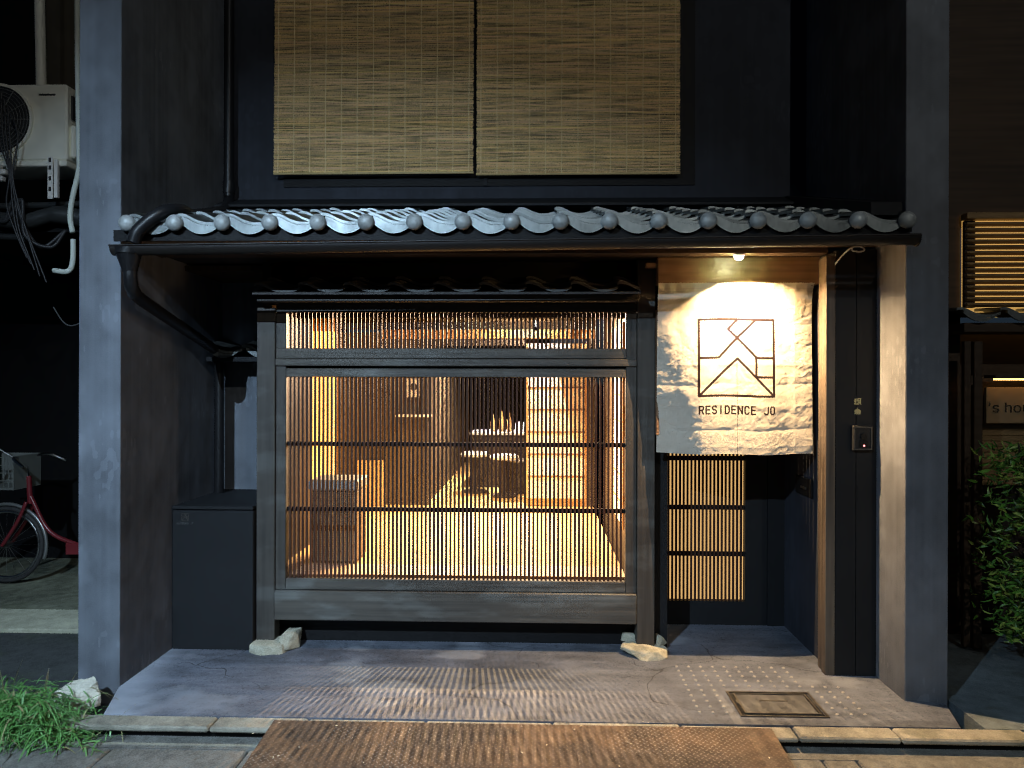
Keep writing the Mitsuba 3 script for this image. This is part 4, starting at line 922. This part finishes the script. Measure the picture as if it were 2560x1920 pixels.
put('stile', plain(2.76, 2.825, 5.046, 5.075, 2.10, 2.66), 'm_house_right', LW)
NRf = key_of('small_roof', NB)
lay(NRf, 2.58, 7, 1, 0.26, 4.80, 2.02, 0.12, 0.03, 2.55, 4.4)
put('board', plain(2.64, 4.4, 4.83, 5.1, 1.93, 1.985), 'm_house_right', NRf)
put('siding_backing', plain(2.855, 4.4, 5.12, 5.16, 0.0, 1.66), 'm_house_right', NB)
for i in range(12):
    z = 0.95 + i * 0.036
    put('siding_board', box(2.86, 4.4, 5.09, 5.118, z, z + 0.034, .003), 'm_slat_right', NB)
SG = thing('sign_board', "lit tan sign board of the neighbouring house, reading 's hou at the frame edge", 'sign')
put('board', box(2.872, 3.9, 5.00, 5.03, 1.357, 1.588, .003), 'm_sign', SG)
tm = meshkit.text_mesh("'s house", 0.062, 0.004); tm.apply_transform(np.array([[1.12, 0, 0, 2.876], [0, 0, -1, 4.9995], [0, 1, 0, 1.428], [0, 0, 0, 1]]))
put('lettering', tm, 'm_sign_ink', SG)
put('hood', box(2.872, 3.9, 4.90, 5.03, 1.645, 1.665, .002), 'm_house_right', SG)
put('light_strip', plain(2.885, 3.88, 4.93, 4.95, 1.632, 1.644), 'm_white', SG, emitter={'type': 'area', 'sampling_weight': 0.3, 'radiance': rgb(4.2, 2.1, 0.55)})
HG = thing('shrub', 'leafy green shrub growing in front of the neighbouring house', 'shrub')
for i in range(10):
    x, y = rng.uniform(2.85, 3.3), rng.uniform(4.45, 4.75)
    put('stem', tube(smooth_path([(x, y, 0.03), (x + rng.uniform(-.08, .08), y, .5), (x + rng.uniform(-.2, .2), y - .1, rng.uniform(.9, 1.3))], 5), [.009] * 10 + [.005], 6), 'm_stem', HG)
big, small = [], []
for i in range(4600):
    t = rng.random()
    z = 0.12 + 1.12 * t ** 0.85
    wx = 0.24 * (1 - max(0, z - 0.75) * 0.4) * (0.55 + 0.6 * min(1, z / .5))
    c = np.array([2.93 + rng.normal(0, .55) * wx * 1.5, 4.50 + rng.normal(0, .10), z])
    if c[0] < 2.57 + .07 * rng.random() ** 2 + .10 * max(0, .45 - z): continue
    if meshkit.noise(c * [7, 7, 7], 4) < 0.36: continue
    a = rng.uniform(0, 2 * math.pi); el = rng.uniform(-.5, .9)
    d = np.array([math.cos(a) * math.cos(el), math.sin(a) * math.cos(el) * .8 - .2, math.sin(el)]); d /= np.linalg.norm(d)
    L, w = rng.uniform(.045, .080), rng.uniform(.006, .011)
    s = np.cross(d, rng.normal(0, 1, 3)); s /= np.linalg.norm(s); u = np.cross(s, d)
    V = [c, c + d * L * .3 + s * w + u * .004, c + d * L * .3 - u * .002, c + d * L * .3 - s * w + u * .004, c + d * L * .7 + s * w * .7 + u * .002, c + d * L * .7 - u * .004, c + d * L * .7 - s * w * .7 + u * .002, c + d * L - u * .012]
    F = [(0, 2, 1), (0, 3, 2), (1, 2, 5), (1, 5, 4), (2, 3, 6), (2, 6, 5), (4, 5, 7), (5, 6, 7)]
    (big if c[1] < 4.49 and c[0] < 2.86 and len(big) < 290 else small).append((trimesh.Trimesh(V, F, process=False), rng.integers(3)))
for m, k in big: put('leaf', m, 'm_leaf_' + 'abc'[k], HG)
for k in range(3): put('foliage', cat_(*[m for m, j in small if j == k]), 'm_leaf_' + 'abc'[k], HG, kind='stuff')
put('border_stone', rock([(2.72, 4.10, .0), (3.3, 4.05, .0), (3.4, 4.35, .0), (2.74, 4.33, .0), (2.78, 4.15, .085), (3.3, 4.12, .10), (3.3, 4.3, .11), (2.85, 4.3, .10)], 9, .014, 4), 'm_bluestone', smooth=True, label='grey blue border stone under the shrub', cat='stone')
put('neighbour_paving', cat_(plain(2.10, 5.0, 3.65, 4.05, -.09, -.003), plain(2.10, 5.0, 4.05, 5.1, -.09, -.02)), 'm_bluestone', kind='structure', label='grey paving before the neighbouring house')
lt = []
for i in range(9):
    x, y = rng.uniform(2.62, 2.85), rng.uniform(3.95, 4.06); a = rng.uniform(0, 6.28)
    lt.append(blade((x, y, .004), (math.cos(a), math.sin(a), .1), rng.uniform(.03, .06), .006, .05))
put('dry_leaves', cat_(*lt), 'm_petal', kind='stuff', label='pale dry leaves lying on the paving by the shrub')

# street lamp behind the viewer that lights the front
for (lx, ly, lz), lab in ((LAMP, 'street lamp on a pole across the street, on the weedy side'), (LAMP_B, 'street lamp on a pole across the street, towards the neighbour')):
    SLP = thing('street_lamp', lab, 'street lamp', 'street lamps')
    put('pole', tube([(lx, ly - 1.2, -0.07), (lx, ly - 1.2, lz + .3)], [0.07, 0.05], 12), 'm_grey_metal', SLP, 30)
    put('arm', tube(smooth_path([(lx, ly - 1.2, lz + .2), (lx, ly - .8, lz + .35), (lx, ly - .2, lz + .18)], 6), 0.025, 8), 'm_grey_metal', SLP, 30)
    put('head', cat_(box(lx - .12, lx + .12, ly - .30, ly - .02, lz + .02, lz + .16, .02), box(lx - .14, lx + .14, ly - .30, ly + .06, lz + .162, lz + .20, .01)), 'm_grey_metal', SLP)
